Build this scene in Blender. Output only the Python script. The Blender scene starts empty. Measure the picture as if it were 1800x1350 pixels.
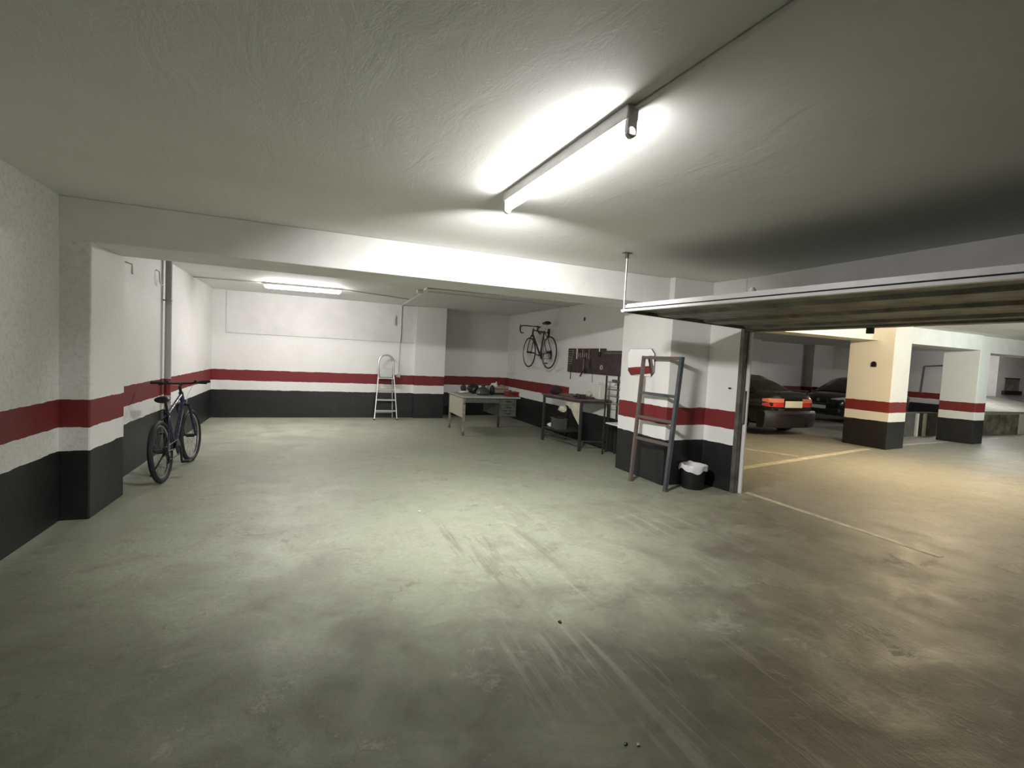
import bpy, bmesh, math, random
from mathutils import Vector, Matrix
random.seed(7)
C = bpy.context.scene.collection
R = math.radians

# ------------------------------------------------------------------ camera, world, exposure
F_PX = 860.0
cam_d = bpy.data.cameras.new('camera')
cam_d.sensor_fit = 'HORIZONTAL'; cam_d.sensor_width = 36.0
cam_d.lens = F_PX / 1800.0 * 36.0
cam_d.clip_start = 0.02; cam_d.clip_end = 200
cam = bpy.data.objects.new('camera', cam_d); C.objects.link(cam)
yaw, pit, rol = R(22.4), R(-2.98), R(2.88)
fw = Vector((math.sin(yaw)*math.cos(pit), math.cos(yaw)*math.cos(pit), math.sin(pit)))
rt = Vector((math.cos(yaw), -math.sin(yaw), 0)); up = rt.cross(fw)
r2 = math.cos(rol)*rt + math.sin(rol)*up; u2 = -math.sin(rol)*rt + math.cos(rol)*up
m = Matrix((r2, u2, -fw)).transposed().to_4x4(); m.translation = (0, 0, 1.5)
cam.matrix_world = m
bpy.context.scene.camera = cam

w = bpy.data.worlds.new('world'); bpy.context.scene.world = w; w.use_nodes = True
w.node_tree.nodes['Background'].inputs[0].default_value = (0.9, 1.0, 0.9, 1)
w.node_tree.nodes['Background'].inputs[1].default_value = 0.0
vs = bpy.context.scene.view_settings
vs.view_transform = 'Standard'; vs.look = 'None'; vs.gamma = 1.0; vs.use_curve_mapping = False
vs.exposure = 0.12
TUBE_MAIN, TUBE_ALCOVE, TUBE_WARM, TUBE_COOL, TUBE_FAR = 82.0, 112.0, 800.0, 850.0, 350.0
ADDED_THROW = 95.0      # watts of the area light added under the main tube, aimed down the room

# ------------------------------------------------------------------ materials
def newmat(name):
    mt = bpy.data.materials.new(name); mt.use_nodes = True
    nt = mt.node_tree; b = nt.nodes['Principled BSDF']
    return mt, nt, b
def N(nt, typ, **kw):
    n = nt.nodes.new(typ)
    for k, v in kw.items():
        if hasattr(n, k): setattr(n, k, v)
        else: n.inputs[k].default_value = v
    return n
def L(nt, a, b): nt.links.new(a, b)
def mix(nt, fac, a, b, mode='MIX'):
    n = nt.nodes.new('ShaderNodeMix'); n.data_type = 'RGBA'; n.blend_type = mode
    for sock, v in ((n.inputs[0], fac), (n.inputs[6], a), (n.inputs[7], b)):
        if hasattr(v, 'node'): nt.links.new(v, sock)
        elif isinstance(v, (int, float)): sock.default_value = v
        else: sock.default_value = (*v, 1) if len(v) == 3 else v
    return n.outputs[2]
def mth(nt, op, a, b=None, clamp=False):
    n = nt.nodes.new('ShaderNodeMath'); n.operation = op; n.use_clamp = clamp
    for i, v in enumerate((a, b)):
        if v is None: continue
        if hasattr(v, 'node'): nt.links.new(v, n.inputs[i])
        else: n.inputs[i].default_value = v
    return n.outputs[0]
def ramp(nt, fac, p0, p1, c0=0.0, c1=1.0):
    n = nt.nodes.new('ShaderNodeMapRange'); n.clamp = True
    L(nt, fac, n.inputs[0])
    n.inputs[1].default_value, n.inputs[2].default_value = p0, p1
    n.inputs[3].default_value, n.inputs[4].default_value = c0, c1
    return n.outputs[0]
def noise(nt, vec, scale, detail=4, rough=0.55, dist=0.0):
    n = N(nt, 'ShaderNodeTexNoise'); n.inputs['Scale'].default_value = scale
    n.inputs['Detail'].default_value = detail; n.inputs['Roughness'].default_value = rough
    n.inputs['Distortion'].default_value = dist
    if vec is not None: L(nt, vec, n.inputs['Vector'])
    return n.outputs['Fac']
def mapping(nt, vec, scale=(1, 1, 1), rot=(0, 0, 0), loc=(0, 0, 0)):
    n = N(nt, 'ShaderNodeMapping'); n.inputs['Scale'].default_value = scale
    n.inputs['Rotation'].default_value = rot; n.inputs['Location'].default_value = loc
    L(nt, vec, n.inputs['Vector']); return n.outputs[0]

def plain(name, col, rough=0.5, metal=0.0, var=0.15, scale=14.0, spec=0.5, bump=0.0, col2=None, coat=0.0):
    """one colour broken up by noise of wear"""
    mt, nt, b = newmat(name)
    tc = N(nt, 'ShaderNodeTexCoord')
    f = noise(nt, tc.outputs['Object'], scale, 5)
    c2 = col2 or tuple(max(0, c*(1-var*2)) for c in col)
    fr = ramp(nt, f, 0.35, 0.7)
    L(nt, mix(nt, fr, col, c2), b.inputs['Base Color'])
    L(nt, ramp(nt, f, 0.2, 0.8, max(0.03, rough-0.08), min(1, rough+0.1)), b.inputs['Roughness'])
    b.inputs['Metallic'].default_value = metal
    b.inputs['Specular IOR Level'].default_value = spec
    if coat: b.inputs['Coat Weight'].default_value = coat; b.inputs['Coat Roughness'].default_value = 0.05
    if bump:
        bp = N(nt, 'ShaderNodeBump'); bp.inputs['Strength'].default_value = bump; bp.inputs['Distance'].default_value = 0.01
        L(nt, noise(nt, tc.outputs['Object'], scale*3, 6), bp.inputs['Height']); L(nt, bp.outputs[0], b.inputs['Normal'])
    return mt

WHITE = (0.815, 0.812, 0.795); RED = (0.20, 0.020, 0.022); BLACK = (0.013, 0.0135, 0.015)
H_B, H_RB, H_RT = 0.575, 0.768, 0.99
def banded(name, upper=WHITE, red_to_y=None, bump=0.35, rough_y=None):
    """white plaster wall with the painted red stripe and black dado (heights above the floor)"""
    mt, nt, b = newmat(name)
    g = N(nt, 'ShaderNodeNewGeometry'); sp = N(nt, 'ShaderNodeSeparateXYZ'); L(nt, g.outputs['Position'], sp.inputs[0])
    z = mth(nt, 'ADD', sp.outputs[2], ramp(nt, noise(nt, g.outputs['Position'], 6, 3), 0.3, 0.7, -0.006, 0.006))
    red = mth(nt, 'MULTIPLY', mth(nt, 'GREATER_THAN', z, H_RB), mth(nt, 'LESS_THAN', z, H_RT))
    if red_to_y is not None:
        red = mth(nt, 'MULTIPLY', red, mth(nt, 'GREATER_THAN', sp.outputs[1], red_to_y))
    blk = mth(nt, 'LESS_THAN', z, H_B)
    n1 = noise(nt, g.outputs['Position'], 1.6, 6, 0.6)
    dirt_dim = ramp(nt, n1, 0.45, 0.75, 0.0, 0.35)
    wc = mix(nt, dirt_dim, upper, tuple(c*k for c, k in zip(upper, (0.84, 0.83, 0.78))))
    speck = ramp(nt, noise(nt, g.outputs['Position'], 38, 5, 0.7), 0.66, 0.74, 0.0, 0.35)
    wc = mix(nt, speck, wc, (0.35, 0.34, 0.31))
    if rough_y is not None:      # coarse grimy plaster on the part of the wall before this y
        near = ramp(nt, sp.outputs[1], rough_y+0.05, rough_y-0.05)
        grit = ramp(nt, noise(nt, g.outputs['Position'], 30, 6, 0.8), 0.48, 0.62)
        wc = mix(nt, mth(nt, 'MULTIPLY', near, mth(nt, 'MULTIPLY', grit, 0.35)), wc, (0.45, 0.44, 0.42))
    rc = mix(nt, n1, RED, (0.16, 0.014, 0.015))
    kc = mix(nt, ramp(nt, noise(nt, g.outputs['Position'], 5, 6, 0.7), 0.5, 0.8), BLACK, (0.028, 0.029, 0.031))
    c = mix(nt, blk, mix(nt, red, wc, rc), kc)
    L(nt, c, b.inputs['Base Color'])
    L(nt, ramp(nt, blk, 0, 1, 0.62, 0.42), b.inputs['Roughness'])
    bp = N(nt, 'ShaderNodeBump'); bp.inputs['Strength'].default_value = bump; bp.inputs['Distance'].default_value = 0.012
    h = mth(nt, 'ADD', mth(nt, 'MULTIPLY', noise(nt, g.outputs['Position'], 7, 4), 1.0), mth(nt, 'MULTIPLY', noise(nt, g.outputs['Position'], 45, 5, 0.65), 0.45))
    if rough_y is not None: h = mth(nt, 'ADD', h, mth(nt, 'MULTIPLY', mth(nt, 'MULTIPLY', near, noise(nt, g.outputs['Position'], 26, 6, 0.75)), 1.6))
    L(nt, h, bp.inputs['Height']); L(nt, bp.outputs[0], b.inputs['Normal'])
    return mt

def ceiling_mat():
    mt, nt, b = newmat('ceiling_plaster')
    g = N(nt, 'ShaderNodeNewGeometry'); P = g.outputs['Position']
    n1 = noise(nt, P, 0.9, 5, 0.6)
    c = mix(nt, ramp(nt, n1, 0.35, 0.75), (0.78, 0.78, 0.755), (0.70, 0.70, 0.665))
    L(nt, c, b.inputs['Base Color']); b.inputs['Roughness'].default_value = 0.7
    bp = N(nt, 'ShaderNodeBump'); bp.inputs['Strength'].default_value = 0.17; bp.inputs['Distance'].default_value = 0.02
    tro = noise(nt, mapping(nt, P, (3.2, 1.3, 1), (0, 0, 0.7)), 1.6, 5, 0.6, 1.2)
    lump = ramp(nt, noise(nt, P, 16, 5, 0.7), 0.6, 0.8)
    h = mth(nt, 'ADD', mth(nt, 'MULTIPLY', tro, 1.0), mth(nt, 'ADD', mth(nt, 'MULTIPLY', lump, 0.35), mth(nt, 'MULTIPLY', noise(nt, P, 60, 3), 0.10)))
    L(nt, h, bp.inputs['Height']); L(nt, bp.outputs[0], b.inputs['Normal'])
    return mt

def floor_mat():
    mt, nt, b = newmat('painted_concrete_floor')
    g = N(nt, 'ShaderNodeNewGeometry'); P = g.outputs['Position']
    sp = N(nt, 'ShaderNodeSeparateXYZ'); L(nt, P, sp.inputs[0])
    X, Y = sp.outputs[0], sp.outputs[1]
    big = noise(nt, P, 0.55, 5, 0.6); mid = noise(nt, P, 2.2, 6, 0.65, 0.6); fine = noise(nt, P, 30, 6, 0.75)
    green = mix(nt, ramp(nt, big, 0.35, 0.65), (0.33, 0.355, 0.265), (0.27, 0.295, 0.22))
    worn = mix(nt, ramp(nt, noise(nt, P, 7, 5), 0.3, 0.7), (0.36, 0.345, 0.30), (0.30, 0.285, 0.245))
    outside = ramp(nt, X, 4.9, 5.0)
    wf = mth(nt, 'MAXIMUM', ramp(nt, mid, 0.50, 0.68, 0.0, 0.75), mth(nt, 'MULTIPLY', outside, 0.85))
    c = mix(nt, wf, green, worn)
    # grime with painted-in dimming over the near floor: brown by the doorway, green-grey nearest
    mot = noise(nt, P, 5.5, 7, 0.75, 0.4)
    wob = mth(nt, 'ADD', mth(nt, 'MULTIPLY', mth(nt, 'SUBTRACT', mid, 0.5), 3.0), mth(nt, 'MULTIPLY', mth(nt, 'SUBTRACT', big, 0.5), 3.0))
    dn = mth(nt, 'ADD', mth(nt, 'ADD', mth(nt, 'MULTIPLY', X, 0.45), mth(nt, 'MULTIPLY', Y, -0.62)), wob)
    dirt_dim = mth(nt, 'MULTIPLY', ramp(nt, dn, -1.6, 0.1), ramp(nt, X, 5.3, 4.7))
    c = mix(nt, mth(nt, 'MULTIPLY', dirt_dim, ramp(nt, mot, 0.3, 0.65, 0.92, 0.55)), c, (0.085, 0.072, 0.052))
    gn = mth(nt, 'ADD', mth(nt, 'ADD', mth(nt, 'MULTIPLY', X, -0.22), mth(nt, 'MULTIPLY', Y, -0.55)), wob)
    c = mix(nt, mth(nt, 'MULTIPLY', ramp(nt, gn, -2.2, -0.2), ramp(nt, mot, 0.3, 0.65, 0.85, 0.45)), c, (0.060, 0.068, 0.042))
    c = mix(nt, ramp(nt, mot, 0.5, 0.75, 0.0, 0.4), c, (0.14, 0.135, 0.105))
    # tyre-scrape streaks along the way in
    st = noise(nt, mapping(nt, P, (9.0, 0.55, 1), (0, 0, 0.05)), 1.0, 5, 0.7, 0.3)
    zone = mth(nt, 'MULTIPLY', mth(nt, 'MULTIPLY', ramp(nt, X, 0.3, 1.1), ramp(nt, X, 4.2, 3.0)), mth(nt, 'MULTIPLY', ramp(nt, Y, 5.2, 3.8), ramp(nt, noise(nt, P, 1.1, 3), 0.38, 0.55)))
    c = mix(nt, mth(nt, 'MULTIPLY', zone, ramp(nt, st, 0.56, 0.66, 0, 0.45)), c, (0.46, 0.45, 0.39))
    c = mix(nt, mth(nt, 'MULTIPLY', zone, ramp(nt, st, 0.44, 0.36, 0, 0.6)), c, (0.15, 0.145, 0.115))
    # sharper chipped and scuffed paint
    chip = mth(nt, 'MULTIPLY', ramp(nt, noise(nt, P, 3.1, 9, 0.78, 0.5), 0.565, 0.60), ramp(nt, noise(nt, P, 0.8, 3), 0.45, 0.6))
    c = mix(nt, mth(nt, 'MULTIPLY', chip, 0.5), c, (0.45, 0.43, 0.36))
    chip2 = mth(nt, 'MULTIPLY', ramp(nt, noise(nt, P, 4.3, 9, 0.8, 0.3), 0.42, 0.385), ramp(nt, noise(nt, P, 0.9, 3), 0.40, 0.55))
    c = mix(nt, mth(nt, 'MULTIPLY', chip2, 0.5), c, (0.11, 0.105, 0.08))
    # pale scuffs and patches of bare concrete
    pt = mth(nt, 'MULTIPLY', ramp(nt, noise(nt, P, 1.5, 7, 0.75, 0.8), 0.58, 0.70), ramp(nt, noise(nt, P, 11, 5, 0.8), 0.45, 0.62))
    c = mix(nt, mth(nt, 'MULTIPLY', pt, 0.75), c, (0.50, 0.48, 0.41))
    # dark specks, oil spots
    c = mix(nt, ramp(nt, noise(nt, P, 24, 4, 0.7), 0.655, 0.72, 0, 0.6), c, (0.11, 0.10, 0.08))
    c = mix(nt, ramp(nt, noise(nt, P, 2.7, 3, 0.5), 0.70, 0.78, 0, 0.45), c, (0.13, 0.125, 0.10))
    c = mix(nt, ramp(nt, fine, 0.35, 0.75, 0, 0.45), c, (0.16, 0.155, 0.12))
    # pale dust along the left wall; extra brightness painted into the alcove floor
    edge = mth(nt, 'MAXIMUM', ramp(nt, X, -1.72, -1.84), ramp(nt, mth(nt, 'ADD', mth(nt, 'SUBTRACT', Y, mth(nt, 'MULTIPLY', mth(nt, 'MAXIMUM', X, 0.0), 0.9)), mth(nt, 'MULTIPLY', mid, 3.5)), 8.3, 11.5))
    c = mix(nt, mth(nt, 'MULTIPLY', mth(nt, 'MULTIPLY', edge, ramp(nt, X, 5.0, 4.8)), ramp(nt, mid, 0.35, 0.6, 0.35, 0.85)), c, (0.50, 0.525, 0.42))
    L(nt, c, b.inputs['Base Color'])
    L(nt, ramp(nt, mid, 0.3, 0.7, 0.38, 0.6), b.inputs['Roughness'])
    b.inputs['Specular IOR Level'].default_value = 0.5
    bp = N(nt, 'ShaderNodeBump'); bp.inputs['Strength'].default_value = 0.5; bp.inputs['Distance'].default_value = 0.012
    h = mth(nt, 'ADD', mth(nt, 'ADD', mth(nt, 'MULTIPLY', mid, 0.9), mth(nt, 'MULTIPLY', chip, 0.25)), mth(nt, 'ADD', mth(nt, 'MULTIPLY', fine, 0.35), mth(nt, 'MULTIPLY', mth(nt, 'MULTIPLY', st, zone), 0.8)))
    L(nt, h, bp.inputs['Height']); L(nt, bp.outputs[0], b.inputs['Normal'])
    return mt

def emit(name, col, s):
    mt, nt, b = newmat(name)
    b.inputs['Base Color'].default_value = (0.9, 0.9, 0.9, 1)
    b.inputs['Emission Color'].default_value = (*col, 1); b.inputs['Emission Strength'].default_value = s
    return mt
def glassy(name, col, rough=0.05):
    mt, nt, b = newmat(name)
    b.inputs['Base Color'].default_value = (*col, 1); b.inputs['Roughness'].default_value = rough
    b.inputs['Coat Weight'].default_value = 0.6; b.inputs['Coat Roughness'].default_value = 0.02
    return mt

M = {}
M['wall'] = banded('wall_paint_banded'); M['wall_r'] = banded('wall_paint_banded_half_stripe', red_to_y=8.52)
M['wall_l'] = banded('wall_paint_banded_left', rough_y=4.97)
M['wall_p'] = banded('wall_paint_banded_pilaster', rough_y=5.02)
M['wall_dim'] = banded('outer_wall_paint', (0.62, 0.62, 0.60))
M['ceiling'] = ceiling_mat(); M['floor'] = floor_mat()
M['white_paint'] = plain('white_beam_paint', WHITE, 0.6, var=0.05, scale=3, bump=0.25)
M['line'] = plain('cream_line_paint', (0.66, 0.61, 0.48), 0.55, var=0.2, scale=9)
M['concrete'] = plain('bare_concrete', (0.42, 0.43, 0.38), 0.8, var=0.15, scale=4, bump=0.3)
M['darkcon'] = plain('grimy_grey_concrete', (0.13, 0.13, 0.12), 0.8, var=0.2, scale=4, bump=0.3)
M['stain'] = plain('stained_brown_concrete', (0.10, 0.085, 0.06), 0.8, scale=3.2, col2=(0.36, 0.33, 0.27), bump=0.3)
M['tube_main'] = emit('lit_tube_main', (1, 0.975, 0.955), TUBE_MAIN)
M['tube_alcove'] = emit('lit_diffuser', (1, 0.955, 0.95), TUBE_ALCOVE)
M['tube_warm'] = emit('lit_tube_warm', (1, 0.78, 0.48), TUBE_WARM)
M['tube_cool'] = emit('lit_tube_cool', (0.92, 1, 0.95), TUBE_COOL)
M['tube_far'] = emit('lit_tube_far', (1, 0.93, 0.92), TUBE_FAR)
M['lamp_white'] = plain('lamp_white_enamel', (0.72, 0.71, 0.70), 0.4, var=0.04)
M['lamp_grey'] = plain('unlit_lamp_grey', (0.19, 0.19, 0.185), 0.5, var=0.05)
M['conduit'] = plain('white_plastic_conduit', (0.72, 0.72, 0.70), 0.5, var=0.05)
M['alu'] = plain('aluminium', (0.62, 0.62, 0.62), 0.35, 0.75, 0.06)
M['alu_white'] = plain('white_aluminium_profile', (0.80, 0.79, 0.79), 0.35, 0.0, 0.03)
M['galv'] = plain('weathered_galvanised_steel', (0.20, 0.20, 0.165), 0.5, 0.25, 0.28, scale=5, bump=0.15)
M['galv_l'] = plain('galvanised_steel_post', (0.22, 0.22, 0.195), 0.45, 0.5, 0.25, scale=9)
M['seal'] = plain('black_rubber_seal', (0.012, 0.012, 0.012), 0.6)
M['rust'] = plain('rusty_grey_steel', (0.15, 0.105, 0.085), 0.6, 0.2, 0.2, scale=8, col2=(0.10, 0.10, 0.10))
M['bluesteel'] = plain('blue_grey_steel', (0.11, 0.115, 0.12), 0.55, 0.2, 0.2, scale=5, col2=(0.05, 0.062, 0.08))
M['tyre'] = plain('black_tyre_rubber', (0.012, 0.012, 0.013), 0.65, var=0.2)
M['blackp'] = plain('black_plastic', (0.010, 0.010, 0.011), 0.45, var=0.2)
M['navy'] = plain('dark_navy_frame_paint', (0.020, 0.024, 0.06), 0.25, var=0.2, coat=0.5)
M['silverblue'] = plain('silver_blue_frame_paint', (0.30, 0.32, 0.42), 0.25, 0.3, 0.1, coat=0.5)
M['maroon'] = plain('dark_maroon_frame_paint', (0.045, 0.018, 0.022), 0.3, var=0.2, coat=0.4)
M['chrome'] = plain('chromed_steel', (0.60, 0.60, 0.60), 0.2, 1.0, 0.05)
M['darkmetal'] = plain('dark_steel', (0.05, 0.05, 0.052), 0.4, 0.6, 0.2)
M['rim'] = plain('bicycle_rim_alloy', (0.42, 0.42, 0.42), 0.3, 0.8, 0.05)
M['spoke'] = plain('bicycle_spoke_steel', (0.22, 0.22, 0.22), 0.4, 0.6, 0.05)
M['deskbeige'] = plain('beige_steel_panel', (0.46, 0.43, 0.34), 0.5, 0.0, 0.08)
M['deskgrey'] = plain('grey_steel_pedestal', (0.105, 0.11, 0.095), 0.5, 0.1, 0.2)
M['desktop'] = plain('worn_grey_desk_top', (0.36, 0.36, 0.32), 0.5, 0.0, 0.12)
M['leggrey'] = plain('worn_olive_grey_leg_paint', (0.30, 0.29, 0.23), 0.55, 0.2, 0.2, col2=(0.10, 0.08, 0.05))
M['cloth_dark'] = plain('dark_grey_bag_plastic', (0.045, 0.047, 0.052), 0.35, var=0.2, scale=8)
M['bagblack'] = plain('black_bag_plastic', (0.008, 0.008, 0.010), 0.35)
M['cardboard'] = plain('tan_cardboard', (0.30, 0.235, 0.18), 0.8, var=0.12)
M['clothwhite'] = plain('white_cloth', (0.72, 0.68, 0.65), 0.9, var=0.08)
M['redbox'] = plain('red_plastic', (0.17, 0.018, 0.020), 0.4, var=0.1)
M['paper'] = plain('crumpled_white_paper', (0.72, 0.70, 0.66), 0.8, var=0.06)
M['bagwhite'] = plain('yellowed_white_plastic_bag', (0.62, 0.60, 0.48), 0.5, var=0.15)
M['binbag'] = plain('white_bin_liner', (0.72, 0.71, 0.74), 0.4, var=0.1)
M['benchwood'] = plain('reddish_brown_bench_top', (0.16, 0.085, 0.075), 0.6, var=0.2, scale=6)
M['plank'] = plain('grey_brown_plank', (0.17, 0.14, 0.10), 0.7, var=0.2)
M['capred'] = plain('dark_wine_cloth', (0.060, 0.022, 0.032), 0.9, var=0.2)
M['olive'] = plain('dark_olive_metal', (0.05, 0.052, 0.045), 0.5, 0.3, 0.2)
M['crate'] = plain('grey_plastic_crate', (0.075, 0.08, 0.075), 0.55, var=0.15)
M['canister'] = plain('translucent_pale_green_plastic', (0.66, 0.67, 0.60), 0.4, var=0.05)
M['board'] = plain('dark_brown_tool_board', (0.065, 0.042, 0.042), 0.65, var=0.2, scale=9)
M['handle_r'] = plain('dark_red_tool_handle', (0.10, 0.022, 0.02), 0.45)
M['woodh'] = plain('wooden_tool_handle', (0.24, 0.16, 0.09), 0.6)
M['mirror'] = plain('mirror_glass', (0.90, 0.90, 0.90), 0.02, 1.0, 0.0)
M['mirror'].node_tree.nodes['Principled BSDF'].inputs['Roughness'].default_value = 0.02
for l in list(M['mirror'].node_tree.links):
    if l.to_socket.name == 'Roughness': M['mirror'].node_tree.links.remove(l)
M['pvc'] = banded('painted_grey_drain_pipe', (0.40, 0.40, 0.385), bump=0.0)
M['carpaint'] = plain('black_car_paint', (0.010, 0.010, 0.012), 0.22, 0.0, 0.05, coat=1.0)
M['carglass'] = glassy('dark_car_window_glass', (0.008, 0.009, 0.010))
M['lampred'] = glassy('red_tail_lamp_lens', (0.62, 0.03, 0.035), 0.12)
M['lampamber'] = glassy('pink_amber_tail_lamp_lens', (0.70, 0.24, 0.17), 0.12)
M['lampclear'] = glassy('clear_headlamp_lens', (0.55, 0.56, 0.58), 0.1)
M['plate'] = plain('white_number_plate', (0.80, 0.80, 0.78), 0.5, var=0.02)
M['bumper'] = plain('dark_grey_bumper_plastic', (0.020, 0.018, 0.022), 0.45)
M['pebble'] = plain('brown_pebble', (0.10, 0.075, 0.05), 0.9)
M['white_chip'] = plain('white_plaster_chip', (0.75, 0.74, 0.70), 0.9)

# ------------------------------------------------------------------ mesh building
class MB:
    def __init__(s): s.v = []; s.f = []
    def add(s, vs, fs, mat=None):
        o = len(s.v)
        s.v += [Vector(v) if mat is None else mat @ Vector(v) for v in vs]
        s.f += [tuple(i+o for i in f) for f in fs]
        return s
    def box(s, a, b, mat=None):
        x0, y0, z0 = a; x1, y1, z1 = b
        return s.add([(x0,y0,z0),(x1,y0,z0),(x1,y1,z0),(x0,y1,z0),(x0,y0,z1),(x1,y0,z1),(x1,y1,z1),(x0,y1,z1)],
                     [(0,3,2,1),(4,5,6,7),(0,1,5,4),(1,2,6,5),(2,3,7,6),(3,0,4,7)], mat)
    def cbox(s, c, d, rot=(0, 0, 0)):
        from mathutils import Euler
        mt = Matrix.Translation(c) @ Euler(rot).to_matrix().to_4x4()
        return s.box((-d[0]/2, -d[1]/2, -d[2]/2), (d[0]/2, d[1]/2, d[2]/2), mt)
    def beam(s, p0, p1, wx, wy, up=(0, 0, 1)):
        """rectangular bar from p0 to p1"""
        p0, p1 = Vector(p0), Vector(p1); d = (p1-p0); ln = d.length; d.normalize()
        u = Vector(up)
        if abs(d.dot(u)) > 0.98: u = Vector((0, 1, 0))
        a = d.cross(u).normalized(); b = a.cross(d)
        mt = Matrix((a, b, d)).transposed().to_4x4(); mt.translation = p0
        return s.box((-wx/2, -wy/2, 0), (wx/2, wy/2, ln), mt)
    def tube(s, pts, r, n=10, closed=False, r1=None):
        pts = [Vector(p) for p in pts]; k = len(pts); rings = []
        prev = None
        for i, p in enumerate(pts):
            if closed: t = pts[(i+1) % k]-pts[i-1]
            else: t = pts[min(i+1, k-1)]-pts[max(i-1, 0)]
            t.normalize()
            if prev is None:
                a = t.orthogonal().normalized()
            else:
                a = prev - t*prev.dot(t)
                a = a.normalized() if a.length > 1e-5 else t.orthogonal().normalized()
            prev = a; b = t.cross(a)
            rr = r if r1 is None else r + (r1-r)*i/(k-1)
            rings.append([p + rr*(math.cos(2*math.pi*j/n)*a + math.sin(2*math.pi*j/n)*b) for j in range(n)])
        vs = [v for rg in rings for v in rg]; fs = []
        for i in range(k if closed else k-1):
            i2 = (i+1) % k
            for j in range(n):
                j2 = (j+1) % n
                fs.append((i*n+j, i*n+j2, i2*n+j2, i2*n+j))
        if not closed:
            fs.append(tuple(range(n-1, -1, -1))); fs.append(tuple((k-1)*n+j for j in range(n)))
        return s.add(vs, fs)
    def cyl(s, p0, p1, r, n=16, r1=None): return s.tube([p0, p1], r, n, r1=r1)
    def ring(s, c, axis, Rr, r, n=40, m_=8):
        axis = Vector(axis).normalized(); a = axis.orthogonal().normalized(); b = axis.cross(a); c = Vector(c)
        return s.tube([c+Rr*(math.cos(2*math.pi*i/n)*a+math.sin(2*math.pi*i/n)*b) for i in range(n)], r, m_, closed=True)
    def lathe(s, prof, n=28, origin=(0, 0, 0), mat=None):
        vs = []; fs = []
        for r, z in prof:
            for j in range(n):
                a = 2*math.pi*j/n; vs.append((origin[0]+r*math.cos(a), origin[1]+r*math.sin(a), origin[2]+z))
        for i in range(len(prof)-1):
            for j in range(n):
                j2 = (j+1) % n; fs.append((i*n+j, i*n+j2, (i+1)*n+j2, (i+1)*n+j))
        if prof[0][0] > 1e-4: fs.append(tuple(range(n-1, -1, -1)))
        if prof[-1][0] > 1e-4: fs.append(tuple((len(prof)-1)*n+j for j in range(n)))
        return s.add(vs, fs, mat)
    def prism(s, poly, z0, z1, mat=None):
        n = len(poly)
        ar = sum(poly[i][0]*poly[(i+1) % n][1]-poly[(i+1) % n][0]*poly[i][1] for i in range(n))
        if ar < 0: poly = poly[::-1]
        vs = [(x, y, z0) for x, y in poly]+[(x, y, z1) for x, y in poly]
        fs = [tuple(range(n-1, -1, -1)), tuple(range(n, 2*n))]+[(i, (i+1) % n, n+(i+1) % n, n+i) for i in range(n)]
        return s.add(vs, fs, mat)
    def blob(s, c, rad, seed=0, amp=0.18, n=16, flat=True):
        """crumpled lump resting on z = c.z"""
        rnd = random.Random(seed); ph = [rnd.uniform(0, 6.28) for _ in range(8)]; vs = []; fs = []
        h = n//2
        for i in range(h+1):
            th = math.pi*i/h
            for j in range(n):
                a = 2*math.pi*j/n
                k = 1+amp*(math.sin(3*a+ph[0]+2*th)+0.7*math.sin(5*a+ph[1]-3*th)+0.6*math.sin(7*th+ph[2]+2*a))*math.sin(th)
                x = rad[0]*k*math.sin(th)*math.cos(a); y = rad[1]*k*math.sin(th)*math.sin(a); z = rad[2]*(1+k*math.cos(th)*1.0)
                if flat: z = max(0.0, z)
                vs.append((c[0]+x, c[1]+y, c[2]+z))
        for i in range(h):
            for j in range(n):
                j2 = (j+1) % n; fs.append((i*n+j, (i+1)*n+j, (i+1)*n+j2, i*n+j2))
        return s.add(vs, fs)
    def loft(s, secs, closed=True, caps=True, mat=None):
        n = len(secs[0]); vs = [p for sc in secs for p in sc]; fs = []
        for i in range(len(secs)-1):
            for j in range(n if closed else n-1):
                j2 = (j+1) % n; fs.append((i*n+j, i*n+j2, (i+1)*n+j2, (i+1)*n+j))
        if caps:
            fs.append(tuple(range(n-1, -1, -1))); fs.append(tuple((len(secs)-1)*n+j for j in range(n)))
        return s.add(vs, fs, mat)
    def build(s, name, mat, parent=None, world=False, smooth=True, bevel=0.0, fix=True, **props):
        me = bpy.data.meshes.new(name)
        off = parent_world(parent) if (world and parent is not None) else Vector((0, 0, 0))
        me.from_pydata([v-off for v in s.v], [], s.f); me.update()
        if fix:
            bm = bmesh.new(); bm.from_mesh(me); bmesh.ops.remove_doubles(bm, verts=bm.verts, dist=1e-6)
            bmesh.ops.recalc_face_normals(bm, faces=bm.faces); bm.to_mesh(me); bm.free()
        if smooth:
            for p in me.polygons: p.use_smooth = True
            me.set_sharp_from_angle(angle=R(35))
        me.materials.append(M[mat] if isinstance(mat, str) else mat)
        o = bpy.data.objects.new(name, me); C.objects.link(o)
        if parent is not None: o.parent = parent
        if bevel:
            b = o.modifiers.new('bevel', 'BEVEL'); b.width = bevel; b.segments = 2; b.limit_method = 'ANGLE'; b.angle_limit = R(40)
        for k, v in props.items(): o[k] = v
        return o
def parent_world(p):
    v = Vector((0, 0, 0))
    while p is not None: v = v + p.location; p = p.parent
    return v
def thing(name, label, cat, loc=(0, 0, 0), rot=(0, 0, 0), group=None):
    o = bpy.data.objects.new(name, None); C.objects.link(o); o.empty_display_size = 0.1
    o.location = loc; o.rotation_euler = rot if isinstance(rot, (tuple, list)) else (0, 0, rot)
    o['label'] = label; o['category'] = cat
    if group: o['group'] = group
    return o
def tag(o, label, cat, group=None):
    o['label'] = label; o['category'] = cat
    if group: o['group'] = group
    return o
def struct(o): o['kind'] = 'structure'; return o

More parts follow.
